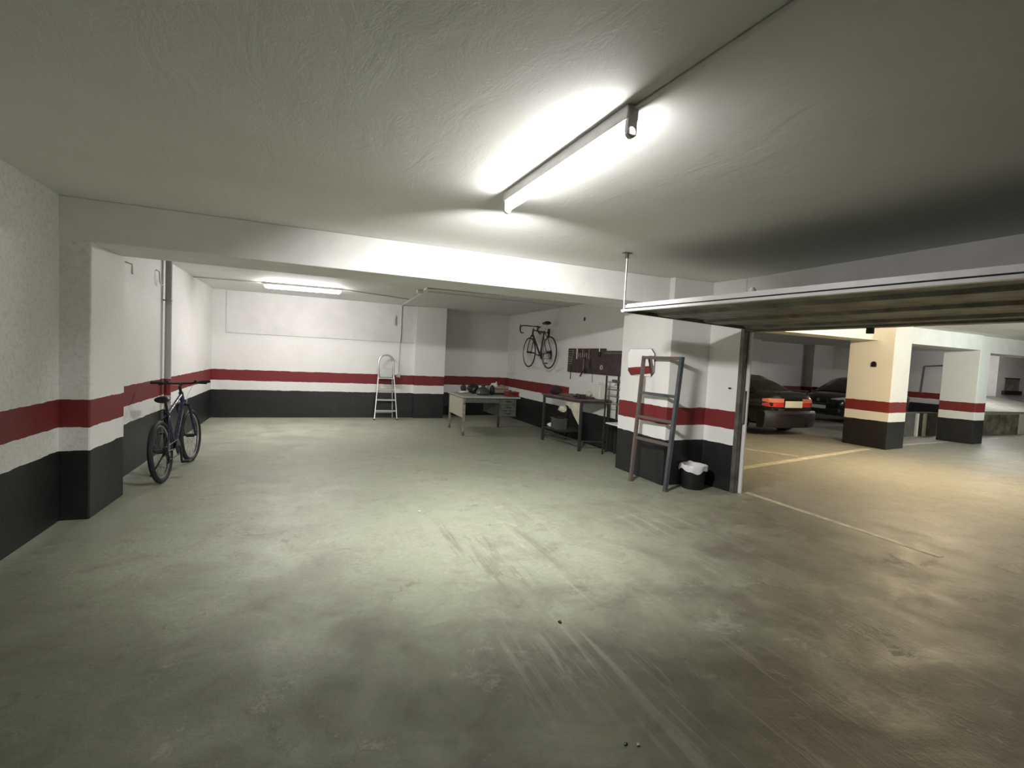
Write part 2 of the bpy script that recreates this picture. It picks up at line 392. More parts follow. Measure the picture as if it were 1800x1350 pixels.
# ------------------------------------------------------------------ the setting
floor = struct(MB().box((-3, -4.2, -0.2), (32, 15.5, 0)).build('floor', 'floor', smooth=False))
struct(MB().box((-3, -4.2, 2.6), (32, 15.5, 2.8)).build('ceiling', 'ceiling', smooth=False))
def strip(p0, p1, wd):
    p0, p1 = Vector((*p0, 0)), Vector((*p1, 0)); d = (p1-p0).normalized(); n = Vector((-d.y, d.x, 0))*wd/2
    b = MB(); b.prism([tuple((p0+n).xy), tuple((p1+n).xy), tuple((p1-n).xy), tuple((p0-n).xy)], 0.0005, 0.003)
    return b.build('painted_line', 'line', floor, smooth=False)
strip((4.99, 4.38), (4.99, 2.36), 0.075)
strip((5.2, 5.3), (10.75, 6.5), 0.13)
strip((7.2, 7.75), (8.15, 6.10), 0.10)
strip((11.95, 6.72), (14.45, 6.95), 0.10)
strip((15.4, 7.05), (17.4, 7.2), 0.09)
struct(MB().box((-2.3, -3.9, 0), (-1.86, 12.3, 2.6)).build('wall_left', 'wall_l', smooth=False))
struct(MB().prism([(-1.88, 4.98), (-1.66, 4.98), (-1.64, 5.70), (-1.88, 5.70)], 0, 2.6).build('pilaster', 'wall_p', smooth=False, bevel=0.012))
struct(MB().prism([(-1.86, 11.43), (2.3, 11.43), (2.3, 12.3), (-1.86, 12.3)], 0, 2.6).build('wall_back', 'wall', smooth=False))
struct(MB().box((2.215, 11.33, 0), (2.93, 12.3, 2.6)).build('pilaster', 'wall', smooth=False, bevel=0.006))
struct(MB().box((2.93, 11.93, 0), (4.9, 12.3, 2.6)).build('wall_back', 'wall', smooth=False))
struct(MB().box((-1.62, 11.408, 1.735), (2.215, 11.44, 2.6)).build('trim_1', 'white_paint', smooth=False, bevel=0.012))
struct(MB().prism([(4.74, 12.0), (4.74, 5.90), (4.96, 5.90), (4.96, 12.0)], 0, 2.6).build('wall_right', 'wall_r', smooth=False, bevel=0.006))
struct(MB().prism([(4.115, 5.912), (4.115, 4.883), (4.739, 4.883), (4.789, 4.42), (4.955, 4.42), (4.955, 5.912)], 0, 2.6).build('pillar', 'wall', smooth=False, bevel=0.006))
struct(MB().box((4.80, -0.4, 1.99), (5.0, 4.42, 2.6)).build('lintel', 'white_paint', smooth=False))
struct(MB().box((4.80, -3.9, 0), (5.0, -0.4, 2.6)).build('wall_front', 'wall', smooth=False))
struct(MB().box((-2.3, -4.1, 0), (5.0, -3.9, 2.6)).build('wall_rear', 'wall', smooth=False))
struct(MB().box((-1.87, 4.97, 2.265), (4.13, 5.64, 2.6)).build('ceiling_beam', 'white_paint', smooth=False, bevel=0.008))
# outside: the shared parking aisle
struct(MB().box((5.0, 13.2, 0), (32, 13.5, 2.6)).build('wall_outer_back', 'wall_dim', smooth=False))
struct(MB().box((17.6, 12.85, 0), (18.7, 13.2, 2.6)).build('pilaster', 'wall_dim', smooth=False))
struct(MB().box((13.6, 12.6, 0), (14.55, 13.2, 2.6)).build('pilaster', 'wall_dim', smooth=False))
struct(MB().prism([(11.03, 7.24), (11.03, 6.33), (11.78, 6.43), (11.80, 7.24)], 0, 2.6).build('pillar', 'wall', smooth=False, bevel=0.012))
struct(MB().prism([(14.56, 7.24), (14.68, 6.56), (15.20, 6.60), (15.22, 7.24)], 0, 2.6).build('pillar', 'wall', smooth=False, bevel=0.012))
struct(MB().box((5.0, 6.66, 2.27), (11.04, 7.2, 2.6)).build('ceiling_beam', 'white_paint', smooth=False))
struct(MB().box((11.77, 6.52, 2.25), (14.62, 7.1, 2.6)).build('ceiling_beam', 'white_paint', smooth=False))
struct(MB().box((15.19, 6.60, 2.21), (25, 7.15, 2.6)).build('ceiling_beam', 'white_paint', smooth=False))
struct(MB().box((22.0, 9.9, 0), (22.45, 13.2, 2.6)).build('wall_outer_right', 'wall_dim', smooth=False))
struct(MB().box((22.45, 9.5, 0), (27, 13.2, 2.6)).build('wall_outer_right', 'white_paint', smooth=False))
struct(MB().box((5.0, -4.1, 0), (32, -3.9, 2.6)).build('wall_outer_front', 'wall', smooth=False))
struct(MB().box((31.7, -4, 0), (32, 13.3, 2.6)).build('wall_outer_end', 'wall', smooth=False))
# door frame at the near end of the opening
df = struct(MB().box((4.775, 4.385, 0), (4.835, 4.44, 1.99)).box((4.835, 4.405, 0), (4.88, 4.44, 1.99)).build('door_frame', 'galv_l', smooth=False, bevel=0.004))
MB().box((4.868, 4.355, 0.0), (4.892, 4.415, 1.96)).build('guide_rail', 'alu_white', df, smooth=False, bevel=0.004)
MB().box((4.835, 4.365, 0.85), (4.868, 4.40, 1.25)).build('lock_box', 'galv', df, smooth=False, bevel=0.004)
MB().box((4.80, -0.4, 1.96), (4.93, 4.42, 1.99)).build('head_rail', 'galv', df, smooth=False)

# ------------------------------------------------------------------ lamps
def batten(name, label, loc, rz, ln, lit, throw=0.0):
    t = thing(name, label, 'light fitting', loc, rz, 'fluorescent ceiling lights')
    MB().box((-ln/2, -0.03, -0.062), (ln/2, 0.03, 0)).build('housing', 'lamp_white' if lit else 'lamp_grey', t, smooth=False, bevel=0.006)
    for s in (-1, 1):
        x = s*(ln/2-0.012)
        MB().box((x-0.012, -0.024, -0.125), (x+0.012, 0.024, -0.055)).cyl((x-0.012, 0, -0.112), (x+0.012, 0, -0.112), 0.024).build('lamp_holder', 'lamp_white', t, bevel=0.003)
    if lit:
        MB().cyl((-ln/2+0.022, 0, -0.108), (ln/2-0.022, 0, -0.108), 0.0145, 20).build('tube', lit, t)
    if throw:  # extra light, not the tube's own; lifts the far walls and floor
        ld = bpy.data.lights.new('added_throw_light', 'AREA'); ld.shape = 'RECTANGLE'; ld.size = 0.40; ld.size_y = 0.05
        ld.energy = throw; ld.color = (1, 0.975, 0.945); ld.spread = R(140)
        lo_ = bpy.data.objects.new('added_throw_light', ld); C.objects.link(lo_)
        zz = -Vector((0.20, 0.66, -0.72)).normalized(); xx = Vector((0, 0, 1)).cross(zz).normalized(); yy = zz.cross(xx)
        mm = Matrix((xx, yy, zz)).transposed().to_4x4(); mm.translation = Vector(loc)+Vector((-0.02, 0.66, -0.17)); lo_.matrix_world = mm
    return t
batten('fluorescent_lamp', 'white batten with one bare lit tube on the main ceiling near the camera', (1.21, 2.46, 2.6), R(92.3), 1.32, 'tube_main', ADDED_THROW)
la = thing('fluorescent_lamp', 'lit fluorescent fitting with glowing white cover on the alcove ceiling', 'light fitting', (-0.16, 9.45, 2.6), R(-5), 'fluorescent ceiling lights')
MB().box((-0.64, -0.055, -0.045), (0.64, 0.055, 0)).build('housing', 'lamp_white', la, smooth=False, bevel=0.008)
lo = MB(); secs = []
for x, k in ((-0.625, 0.25), (-0.61, 0.8), (-0.58, 1), (0.58, 1), (0.61, 0.8), (0.625, 0.25)):
    secs.append([(x, 0.05*k*math.cos(a)*1.0, -0.045-0.055*k*math.sin(a)) for a in [math.pi*i/10 for i in range(11)]])
lo.loft(secs); lo.build('diffuser', 'tube_alcove', la)
batten('fluorescent_lamp', 'unlit grey fluorescent fitting tucked behind the ceiling beam', (2.28, 7.70, 2.6), R(-4), 1.25, None)
batten('fluorescent_lamp', 'warm lit tube fitting on the aisle ceiling just outside the garage door', (8.9, 4.5, 2.6), R(5), 1.32, 'tube_warm')
batten('fluorescent_lamp', 'lit tube fitting on the aisle ceiling above the concrete ramp', (19.3, 8.6, 2.6), R(90), 1.32, 'tube_far')
batten('fluorescent_lamp', 'cool lit tube fitting on the aisle ceiling beyond the cream pillar', (13.2, 3.0, 2.6), R(5), 1.32, 'tube_cool')

# conduits, boxes, pipe, hooks
tag(MB().tube([(1.25, 1.80, 2.59), (1.30, 1.0, 2.59), (1.33, -1, 2.59), (1.35, -3.88, 2.59)], 0.010).build('electrical_conduit', 'conduit'), 'white conduit running along the main ceiling to the near tube light', 'conduit')
tag(MB().tube([(0.48, 9.40, 2.588), (1.2, 9.75, 2.588), (1.80, 10.06, 2.588)], 0.010).build('electrical_conduit', 'conduit'), 'white conduit on alcove ceiling from the right end of the lit fitting', 'conduit')
tag(MB().tube([(-0.80, 9.52, 2.588), (-1.85, 9.65, 2.588)], 0.010).build('electrical_conduit', 'conduit'), 'white conduit on alcove ceiling between left wall and the lit fitting', 'conduit')
tag(MB().tube([(1.70, 7.80, 2.585), (1.80, 9.0, 2.585), (1.87, 11.37, 2.585), (1.88, 11.385, 2.57), (1.88, 11.385, 1.9), (1.87, 11.385, 1.76), (1.87, 11.42, 1.72), (1.86, 11.42, 1.06)], 0.012).build('electrical_conduit', 'conduit'), 'white conduit crossing the alcove ceiling and dropping down the back wall to the socket', 'conduit')
tag(MB().tube([(1.86, 8.52, 2.586), (3.0, 8.6, 2.586), (4.735, 8.72, 2.586)], 0.010).build('electrical_conduit', 'conduit'), 'grey conduit on alcove ceiling running to the wall with the hanging bicycle', 'conduit')
jb = thing('junction_box', 'white junction box on the alcove ceiling behind the beam', 'junction box', (1.70, 8.50, 2.6))
MB().cbox((0, 0, -0.025), (0.1, 0.1, 0.05)).build('box', 'lamp_white', jb, bevel=0.006)
MB().cbox((0, 0, -0.053), (0.085, 0.085, 0.006)).build('lid', 'lamp_white', jb, bevel=0.002)
so = thing('power_socket', 'white power socket on the red stripe beside the stepladder', 'socket', (1.86, 11.43, 0.98))
MB().cbox((0, -0.02, 0), (0.085, 0.04, 0.085)).build('socket_box', 'lamp_white', so, bevel=0.006)
MB().cyl((0, -0.04, 0), (0, -0.075, 0.0), 0.022).cyl((0, -0.07, 0), (0.03, -0.085, -0.05), 0.008).build('plug', 'lamp_white', so)
wb = thing('switch_box', 'small tall white box high on the back wall left of the conduit', 'box', (1.73, 11.395, 2.23))
MB().cbox((0, -0.015, 0), (0.05, 0.03, 0.22)).build('box', 'lamp_white', wb, bevel=0.004)
MB().cbox((0, -0.033, 0), (0.035, 0.006, 0.19)).build('cover', 'conduit', wb, bevel=0.002)
pp = thing('drain_pipe', 'vertical grey drain pipe striped with the wall behind the mountain bike', 'pipe', (-1.80, 7.92, 0))
MB().cyl((0, 0, 0), (0, 0, 2.6), 0.039, 20).build('pipe', 'pvc', pp)
for z in (0.66, 2.05): MB().ring((0, 0, z), (0, 0, 1), 0.040, 0.006, 24, 6).box((-0.06, -0.01, z-0.01), (-0.045, 0.01, z+0.01)).build('pipe_clamp', 'pvc', pp)
hk = MB(); hk.tube([(-1.86, 7.56, 2.40), (-1.825, 7.57, 2.38), (-1.82, 7.575, 2.27), (-1.815, 7.60, 2.225), (-1.81, 7.645, 2.215), (-1.81, 7.68, 2.24), (-1.81, 7.69, 2.29)], 0.008, 8)
tag(hk.build('wall_hook', 'conduit'), 'curved white hook screwed to left wall just left of the drain pipe', 'hook')
hk = MB(); hk.tube([(-1.86, 6.45, 2.32), (-1.80, 6.46, 2.30), (-1.80, 6.46, 2.22), (-1.79, 6.43, 2.20)], 0.010, 8)
tag(hk.build('wall_hook', 'conduit'), 'short bent hook on left wall close to the pilaster', 'hook')
ap = thing('access_panel', 'white framed panel in the corner of the wall left of the hanging bicycle', 'panel', (4.74, 11.54, 1.36))
MB().box((-0.018, -0.28, -0.23), (0, 0.28, 0.23)).build('door', 'white_paint', ap, smooth=False, bevel=0.004)
fr = MB()
for a, b_ in (((-0.028, -0.30, -0.25), (0, -0.275, 0.25)), ((-0.028, 0.275, -0.25), (0, 0.30, 0.25)), ((-0.028, -0.275, 0.225), (0, 0.275, 0.25)), ((-0.028, -0.275, -0.25), (0, 0.275, -0.225))): fr.box(a, b_)
fr.build('frame', 'conduit', ap, smooth=False)
ph = MB().blob((4.735, 8.07, 2.27), (0.012, 0.03, 0.04), 3, 0.1, flat=False)
tag(ph.build('wall_hook', 'darkmetal'), 'small dark hook high on the white wall above the tool board', 'hook')

# ------------------------------------------------------------------ garage door (open, lying under the lintel)
DI, DO = 2.02, 1.97     # inner / outer underside height
def door_pt(u, v, dz=0):   # u 0 inner edge .. 1 outer edge; v 0 far end .. 1 near end
    a = Vector((2.87, 4.15)); b = Vector((3.42, -0.05)); c = Vector((4.93, 4.30)); d = Vector((4.93, -0.2))
    p = a.lerp(b, v).lerp(c.lerp(d, v), u)
    return (p.x, p.y, DI+(DO-DI)*u+dz)
gd = thing('garage_door', 'open up-and-over garage door lying flat under the ceiling on the right', 'garage door', (2.87, 4.15, 2.0))
pn = MB(); prof = [(0.0, 0)]
nrib = 3
for i in range(nrib):
    u0 = 0.02+0.96*i/nrib; du = 0.96/nrib
    prof += [(u0, 0.012), (u0+0.03*du, 0.028), (u0+0.55*du, 0.028), (u0+0.60*du, 0.004), (u0+0.97*du, 0.004)]
prof += [(0.985, 0.012), (1.0, 0.0)]
secs = []
for v in (0, 0.25, 0.5, 0.75, 1.0):
    secs.append([door_pt(u, v, dz) for u, dz in prof]+[door_pt(u, v, 0.045) for u in (1.0, 0.5, 0.0)])
pn.loft(secs); pn.build('panel', 'galv', gd, world=True)
ed = MB(); ed.loft([[door_pt(-0.012, v, 0.0), door_pt(0.012, v, 0.0), door_pt(0.012, v, 0.022), door_pt(-0.012, v, 0.022)] for v in (0, 1)]); ed.build('lower_edge_profile', 'alu_white', gd, world=True, smooth=False)
ed = MB(); ed.loft([[door_pt(-0.004, v, 0.022), door_pt(0.010, v, 0.022), door_pt(0.010, v, 0.032), door_pt(-0.004, v, 0.032)] for v in (0, 1)]); ed.build('seal_strip', 'seal', gd, world=True, smooth=False)
ed = MB(); ed.loft([[door_pt(-0.014, v, 0.032), door_pt(0.02, v, 0.032), door_pt(0.02, v, 0.074), door_pt(-0.004, v, 0.074), door_pt(-0.004, v, 0.060), door_pt(-0.014, v, 0.060)] for v in (0.015, 1)]); ed.build('upper_edge_profile', 'alu_white', gd, world=True, smooth=False)
ed = MB()
for v in (0.004, 0.996):
    ed.loft([[door_pt(u, v-0.004, -0.004), door_pt(u, v+0.004, -0.004), door_pt(u, v+0.004, 0.05), door_pt(u, v-0.004, 0.05)] for u in (0, 1)])
ed.build('end_frame', 'galv', gd, world=True, smooth=False)
q = Vector(door_pt(0.03, 0.32, 0.07)); MB().cyl(q, q+Vector((0, 0, 0.03)), 0.028, 14).cyl(q+Vector((0, 0, 0.03)), q+Vector((0, 0, 0.045)), 0.018, 14).build('pulley', 'lamp_white', gd, world=True)
q = Vector(door_pt(0.985, 0.28, -0.03)); MB().cbox(q, (0.05, 0.05, 0.07)).build('latch', 'blackp', gd, world=True, bevel=0.004)
rd = thing('hanger_rod', 'thin white rod hanging from the ceiling to the corner of garage door', 'rod', (2.86, 4.12, 2.6))
MB().cyl((0, 0, 0), (0, 0, -0.57), 0.011, 12).build('rod', 'alu', rd)
MB().cbox((0.0, 0.0, -0.004), (0.09, 0.06, 0.008)).cbox((0, 0, -0.03), (0.03, 0.03, 0.055)).build('ceiling_bracket', 'galv_l', rd, bevel=0.003)
MB().cbox((0.01, 0.0, -0.575), (0.05, 0.035, 0.03)).build('clamp', 'alu', rd, bevel=0.003)

# ------------------------------------------------------------------ bicycles
def make_bike(root, road, frame_mat, accent, steer=0.0):
    r = 0.335 if road else 0.33; tr = 0.012 if road else 0.026; wbs = 1.0 if road else 1.07
    X, Z = 1, 1
    bb = Vector((0.43, 0, 0.275 if road else 0.30)); rh = Vector((0, 0, r)); fh = Vector((wbs, 0, r))
    sa = R(73)
    st_top = bb + Vector((-math.cos(sa), 0, math.sin(sa)))*(0.54 if road else 0.44)
    hb = Vector((0.875, 0, 0.715)) if road else Vector((0.875, 0, 0.76)); ht = hb + Vector((-0.045, 0, 0.135))
    tt = 0.016 if road else 0.020
    sd = (ht-hb).normalized()
    def srot(p):   # steer about the head-tube axis
        return Matrix.Rotation(steer, 4, sd) @ (Vector(p)-hb) + hb
    fm = MB()
    fm.cyl(bb, st_top, tt); fm.cyl(hb+sd*0.03, bb, tt*1.15); fm.cyl(ht-sd*0.03, st_top-Vector((0, 0, 0.03)), tt*0.95); fm.cyl(hb, ht, tt*1.25)
    for s in (-1, 1):
        fm.tube([bb+Vector((0, s*0.025, 0)), Vector((0.25, s*0.055, r*0.93)), rh+Vector((0, s*0.062, 0))], 0.009)
        fm.tube([st_top+Vector((0.005, s*0.012, -0.04)), Vector((-0.0+0.18, s*0.05, 0.62)), rh+Vector((0, s*0.062, 0))], 0.008)
    fm.cyl(bb+Vector((0, -0.035, 0)), bb+Vector((0, 0.035, 0)), 0.022)
    fr_ = fm.build('frame', frame_mat, root)
    if not road:
        dd = (bb-hb).normalized(); MB().cyl(hb+dd*0.10, hb+dd*0.50, tt*1.19).build('decal_band', accent, fr_)
    fk = MB()
    crown = hb - sd*0.02
    for s in (-1, 1):
        if road: pts = [crown+Vector((0, s*0.03, 0)), crown+Vector((0.03, s*0.045, -0.12)), Vector((wbs-0.03, s*0.052, r+0.1)), fh+Vector((0, s*0.052, 0))]
        else: pts = [crown+Vector((0.0, s*0.065, 0.0)), fh+Vector((-0.005, s*0.065, 0))]
        fk.tube([srot(p) for p in pts], 0.010 if road else 0.016)
    fk.tube([srot(crown+Vector((0, -0.07 if not road else -0.035, 0))), srot(crown+Vector((0, 0.07 if not road else 0.035, 0)))], 0.018)
    fk.build('fork', frame_mat, root)
    for front in (False, True):
        c = fh if front else rh
        ax = Vector((0, 1, 0))
        if front and steer:
            c = srot(c); ax = (Matrix.Rotation(steer, 4, sd) @ ax)
        a = ax.orthogonal().normalized(); b_ = ax.cross(a)
        w_ = MB().ring(c, ax, r-tr, tr, 56, 10).build('wheel', 'tyre', root)
        MB().ring(c, ax, r-2*tr-0.004, 0.008 if road else 0.011, 56, 8).build('rim', 'rim', w_)
        sp_ = MB(); ns = 28
        for i in range(ns):
            an = 2*math.pi*i/ns; off = ax*(0.03 if i % 2 else -0.03)
            an2 = an+(0.35 if (i//2) % 2 else -0.35)
            sp_.cyl(c+off+0.02*(math.cos(an2)*a+math.sin(an2)*b_), c+(r-2*tr-0.006)*(math.cos(an)*a+math.sin(an)*b_), 0.0013, 4)
        sp_.build('spokes', 'spoke', w_)
        MB().cyl(c-ax*0.045, c+ax*0.045, 0.022).cyl(c-ax*0.068, c+ax*0.068, 0.008).build('hub', 'darkmetal', w_)
        if not front:
            cs = MB()
            for k in range(5): cs.cyl(c-ax*(0.028+0.005*k), c-ax*(0.031+0.005*k), 0.052-0.006*k, 24)
            cs.build('cassette', 'darkmetal', w_)
    # drivetrain on the right side (-Y)
    yr = -0.045
    ck = MB(); ck.ring(bb+Vector((0, yr, 0)), (0, 1, 0), 0.085, 0.005, 32, 6).cyl(bb+Vector((0, yr-0.004, 0)), bb+Vector((0, yr+0.004, 0)), 0.075, 28)
    ck.build('chainring', 'darkmetal', root)
    for sg, e in ((-1, Vector((-0.03, 0, -0.165))), (1, Vector((0.165 if road else 0.03, 0, 0.045 if road else 0.165)))):
        ca_ = MB(); y_ = Vector((0, sg*0.065, 0)); ca_.beam(bb+y_, bb+e+y_*1.15, 0.014, 0.02); ca_.cyl(bb+y_*0.5, bb+y_*1.05, 0.012, 10).cyl(bb+e+y_*1.1, bb+e+y_*1.9, 0.006, 8); ca_.build('crank_arm', 'darkmetal', root)
    for p in (bb+Vector((-0.03, yr-0.075, -0.165)), bb+Vector((0.165 if road else 0.03, -yr+0.075, 0.045 if road else 0.165))):
        MB().cbox(p, (0.09, 0.085, 0.022)).build('pedal', 'blackp', root, bevel=0.005)
    ch = MB(); ch.tube([bb+Vector((0, yr, 0.087)), rh+Vector((0, yr, 0.04))], 0.005, 6).tube([bb+Vector((0, yr, -0.087)), rh+Vector((0.03, yr, -0.11)), rh+Vector((0.0, yr, -0.04))], 0.005, 6)
    ch.build('chain', 'darkmetal', root)
    MB().tube([rh+Vector((0, yr-0.01, -0.02)), rh+Vector((0.02, yr-0.02, -0.07)), rh+Vector((0.035, yr-0.01, -0.13))], 0.012, 8).ring(rh+Vector((0.035, yr, -0.12)), (0, 1, 0), 0.018, 0.005, 16, 6).build('derailleur', 'blackp', root)
    sdir = Vector((-math.cos(sa), 0, math.sin(sa)))
    sp_top = st_top+sdir*(0.13 if road else 0.12)
    MB().cyl(st_top-sdir*0.02, sp_top, 0.0135).build('seat_post', 'chrome' if road else 'blackp', root)
    sa_ = MB(); secs = []
    for x, wd, h in ((-0.13, 0.055, 0.03), (-0.12, 0.068, 0.038), (-0.06, 0.070, 0.04), (0.0, 0.045, 0.036), (0.07, 0.024, 0.03), (0.13, 0.018, 0.022), (0.14, 0.008, 0.012)):
        secs.append([(sp_top.x+x, wd*math.cos(t_), sp_top.z+0.035+(h*0.9*math.sin(t_) if math.sin(t_) > 0 else h*1.0*math.sin(t_))) for t_ in [2*math.pi*i/14 for i in range(14)]])
    sa_.loft(secs); sa_.build('saddle', 'blackp', root)
    stt = ht+sd*0.02
    if road:
        bc = stt+Vector((0.095, 0, 0.045))
        MB().tube([ht-sd*0.01, stt+sd*0.03, bc], 0.013).build('stem', 'chrome', root)
        hbm = MB(); pts = []
        for s in (-1, 1):
            p = [(0, 0.0, 0), (0, 0.19, 0), (0.03, 0.205, 0.0), (0.11, 0.215, -0.012), (0.145, 0.22, -0.06), (0.12, 0.225, -0.125), (0.05, 0.225, -0.16), (-0.04, 0.225, -0.16)]
            hbm.tube([bc+Vector((x, s*y, z)) for x, y, z in p], 0.0125)
        hb_ = hbm.build('handlebar', 'blackp', root)
        for s in (-1, 1):
            MB().tube([bc+Vector((0.11, s*0.215, -0.01)), bc+Vector((0.155, s*0.215, 0.03)), bc+Vector((0.185, s*0.215, -0.02)), bc+Vector((0.175, s*0.21, -0.10))], 0.008, 8).build('brake_lever', 'darkmetal', hb_)
    else:
        bc = stt+Vector((0.05, 0, 0.085))
        MB().tube([srot(ht-sd*0.01), srot(stt+sd*0.05), srot(bc)], 0.016).build('stem', 'blackp', root)
        hb_ = MB().tube([srot(bc+Vector((-0.035, -0.31, 0.02))), srot(bc+Vector((0, -0.08, 0.0))), srot(bc+Vector((0, 0.08, 0.0))), srot(bc+Vector((-0.035, 0.31, 0.02)))], 0.012).build('handlebar', 'blackp', root)
        for s in (-1, 1):
            MB().cyl(srot(bc+Vector((-0.022, s*0.20, 0.013))), srot(bc+Vector((-0.035, s*0.315, 0.02))), 0.017).build('grip', 'tyre', hb_)
            MB().tube([srot(bc+Vector((-0.015, s*0.16, 0.01))), srot(bc+Vector((0.04, s*0.17, -0.005))), srot(bc+Vector((0.035, s*0.26, -0.01)))], 0.007, 8).cbox(srot(bc+Vector((0.005, s*0.15, 0.02))), (0.05, 0.03, 0.03)).build('brake_lever', 'blackp', hb_)
        cb = MB()
        for s in (-1, 1):
            cb.tube([srot(bc+Vector((0.04, s*0.16, -0.005))), srot(bc+Vector((0.12, s*0.08, -0.03))), srot(bc+Vector((0.10, s*0.02, -0.16))), srot(hb+Vector((0.05, s*0.02, -0.03)))], 0.0028, 6)
        cb.build('brake_cable', 'conduit', root)
        MB().tube([Vector((0.33, 0.05, 0.29)), Vector((0.30, 0.12, 0.15)), Vector((0.28, 0.20, 0.017))], 0.009, 8).build('kickstand', 'darkmetal', root)
    return root
mtb = thing('mountain_bike', 'dark blue mountain bike with fat tyres leaning beside the left wall', 'bicycle', (-1.42, 6.13, 0), (R(-4.5), 0, R(87)))
make_bike(mtb, False, 'navy', 'silverblue', R(-4))
rb = thing('road_bike', 'dark drop-bar road bike hung high on the white wall', 'bicycle', (4.52, 9.05, 1.325), (0, 0, R(90)))
make_bike(rb, True, 'maroon', 'chrome', R(0))
bh = MB(); bh.box((4.73, 9.50, 1.98), (4.742, 9.60, 2.18)); bh.tube([(4.735, 9.55, 2.10), (4.55, 9.55, 2.085), (4.49, 9.55, 2.09), (4.475, 9.55, 2.12)], 0.010, 8)
tag(bh.build('bicycle_hook', 'darkmetal'), 'dark wall bracket holding the road bike by its top tube', 'hook')

# ------------------------------------------------------------------ step ladder
sl = thing('step_ladder', 'aluminium step ladder with rounded top rail standing before the back wall', 'ladder', (1.56, 11.03, 0))
yf = lambda z: 0.16*z/0.95          # front plane leans back as it rises
hw = lambda z: 0.245-0.075*z/0.95   # half width
for s in (-1, 1):
    MB().beam((s*hw(0), yf(0), 0.015), (s*hw(0.98), yf(0.98), 0.98), 0.045, 0.022, up=(1, 0, 0)).build('stile', 'alu', sl, bevel=0.003)
    MB().cbox((s*hw(0), 0, 0.012), (0.035, 0.055, 0.024)).build('foot', 'blackp', sl, bevel=0.003)
for z in (0.20, 0.44, 0.67):
    MB().box((-hw(z), yf(z)-0.02, z-0.02), (hw(z), yf(z)+0.07, z+0.012)).build('step', 'alu', sl, smooth=False, bevel=0.004)
MB().box((-0.17, 0.15, 0.90), (0.17, 0.36, 0.93)).build('platform', 'alu', sl, smooth=False, bevel=0.006)
hp = MB(); pts = [(-0.165, 0.165, 0.93), (-0.165, 0.20, 1.18), (-0.16, 0.21, 1.28)]
for i in range(9):
    a = math.pi-math.pi*i/8; pts.append((0.155*math.cos(a), 0.215+0.01*math.sin(a), 1.30+0.14*math.sin(a)))
pts += [(0.16, 0.21, 1.28), (0.165, 0.20, 1.18), (0.165, 0.165, 0.93)]
hp.tube(pts, 0.018, 10); hp.build('top_rail', 'alu', sl)
MB().box((-0.14, 0.185, 0.94), (0.14, 0.205, 1.13)).build('tool_tray', 'alu', sl, smooth=False, bevel=0.005)
for s in (-1, 1):
    MB().beam((s*0.16, 0.33, 0.90), (s*0.20, 0.375, 0.012), 0.022, 0.022).build('rear_leg', 'alu', sl, bevel=0.002)
MB().beam((-0.195, 0.372, 0.12), (0.195, 0.372, 0.12), 0.02, 0.02).build('rear_brace', 'alu', sl)

# ------------------------------------------------------------------ desk and what lies on it
dk = thing('desk', 'worn grey metal desk with one drawer unit standing before the recess', 'desk', (2.66, 8.78, 0))
MB().box((-0.03, -0.03, 0.72), (1.15, 1.08, 0.75)).build('desk_top', 'desktop', dk, smooth=False, bevel=0.006)
for x, y in ((0.02, 0.03), (0.02, 1.02), (1.10, 1.02)):
    MB().beam((x, y, 0.07), (x, y, 0.72), 0.045, 0.045).build('leg', 'leggrey', dk, bevel=0.004)
    MB().cyl((x, y, 0), (x, y, 0.08), 0.024, 12).build('leg_foot', 'rust', dk)
MB().box((0.0, 0.05, 0.34), (0.018, 1.0, 0.72)).build('side_panel', 'deskbeige', dk, smooth=False, bevel=0.003)
MB().box((0.045, 0.01, 0.63), (0.72, 0.03, 0.72)).build('apron', 'deskgrey', dk, smooth=False)
pd_ = MB().box((0.74, 0.02, 0.36), (1.08, 1.0, 0.72)).build('drawer_unit', 'deskgrey', dk, smooth=False, bevel=0.004)
for k in range(3):
    z0 = 0.37+k*0.115
    dr = MB().box((0.755, 0.0, z0), (1.065, 0.02, z0+0.105)).build('drawer', 'deskgrey', dk, smooth=False, bevel=0.004)
    MB().tube([(0.86, 0.0, z0+0.06), (0.865, -0.02, z0+0.06), (0.955, -0.02, z0+0.06), (0.96, 0.0, z0+0.06)], 0.006, 6).build('handle', 'darkmetal', dr)
DZ = 0.75
def lump(name, c, rad, mat, label, cat, seed, amp=0.14, knot=None):
    o = MB().blob(c, rad, seed, amp)
    b = o.build(name, mat)
    tag(b, label, cat)
    return b
tag(MB().blob((2.88, 9.55, DZ), (0.11, 0.06, 0.022), 5, 0.12).build('paper', 'paper'), 'crumpled white paper at the left end of the desk', 'paper')
lump('bag', (2.93, 9.72, DZ), (0.06, 0.05, 0.085), 'capred', 'small dark brown bundle behind the white paper on the desk', 'bag', 11)
lump('bag', (3.06, 9.46, DZ), (0.13, 0.13, 0.10), 'bagblack', 'round black bag left of the grey sack on the desk', 'bag', 12, 0.08)
gb = thing('bag', 'dark grey plastic sack with gathered top in the middle of the desk', 'bag', (3.155, 9.13, DZ))
MB().lathe([(0.0, 0.0), (0.125, 0.0), (0.145, 0.04), (0.125, 0.095), (0.08, 0.14), (0.042, 0.165)], 18).build('sack', 'cloth_dark', gb)
MB().lathe([(0.04, 0.155), (0.035, 0.175), (0.06, 0.205), (0.0, 0.21)], 14).build('gathered_top', 'cloth_dark', gb)
lump('bag', (3.355, 9.17, DZ), (0.05, 0.06, 0.10), 'bagblack', 'small black bag squeezed between grey sack and cardboard box on desk', 'bag', 15, 0.1)
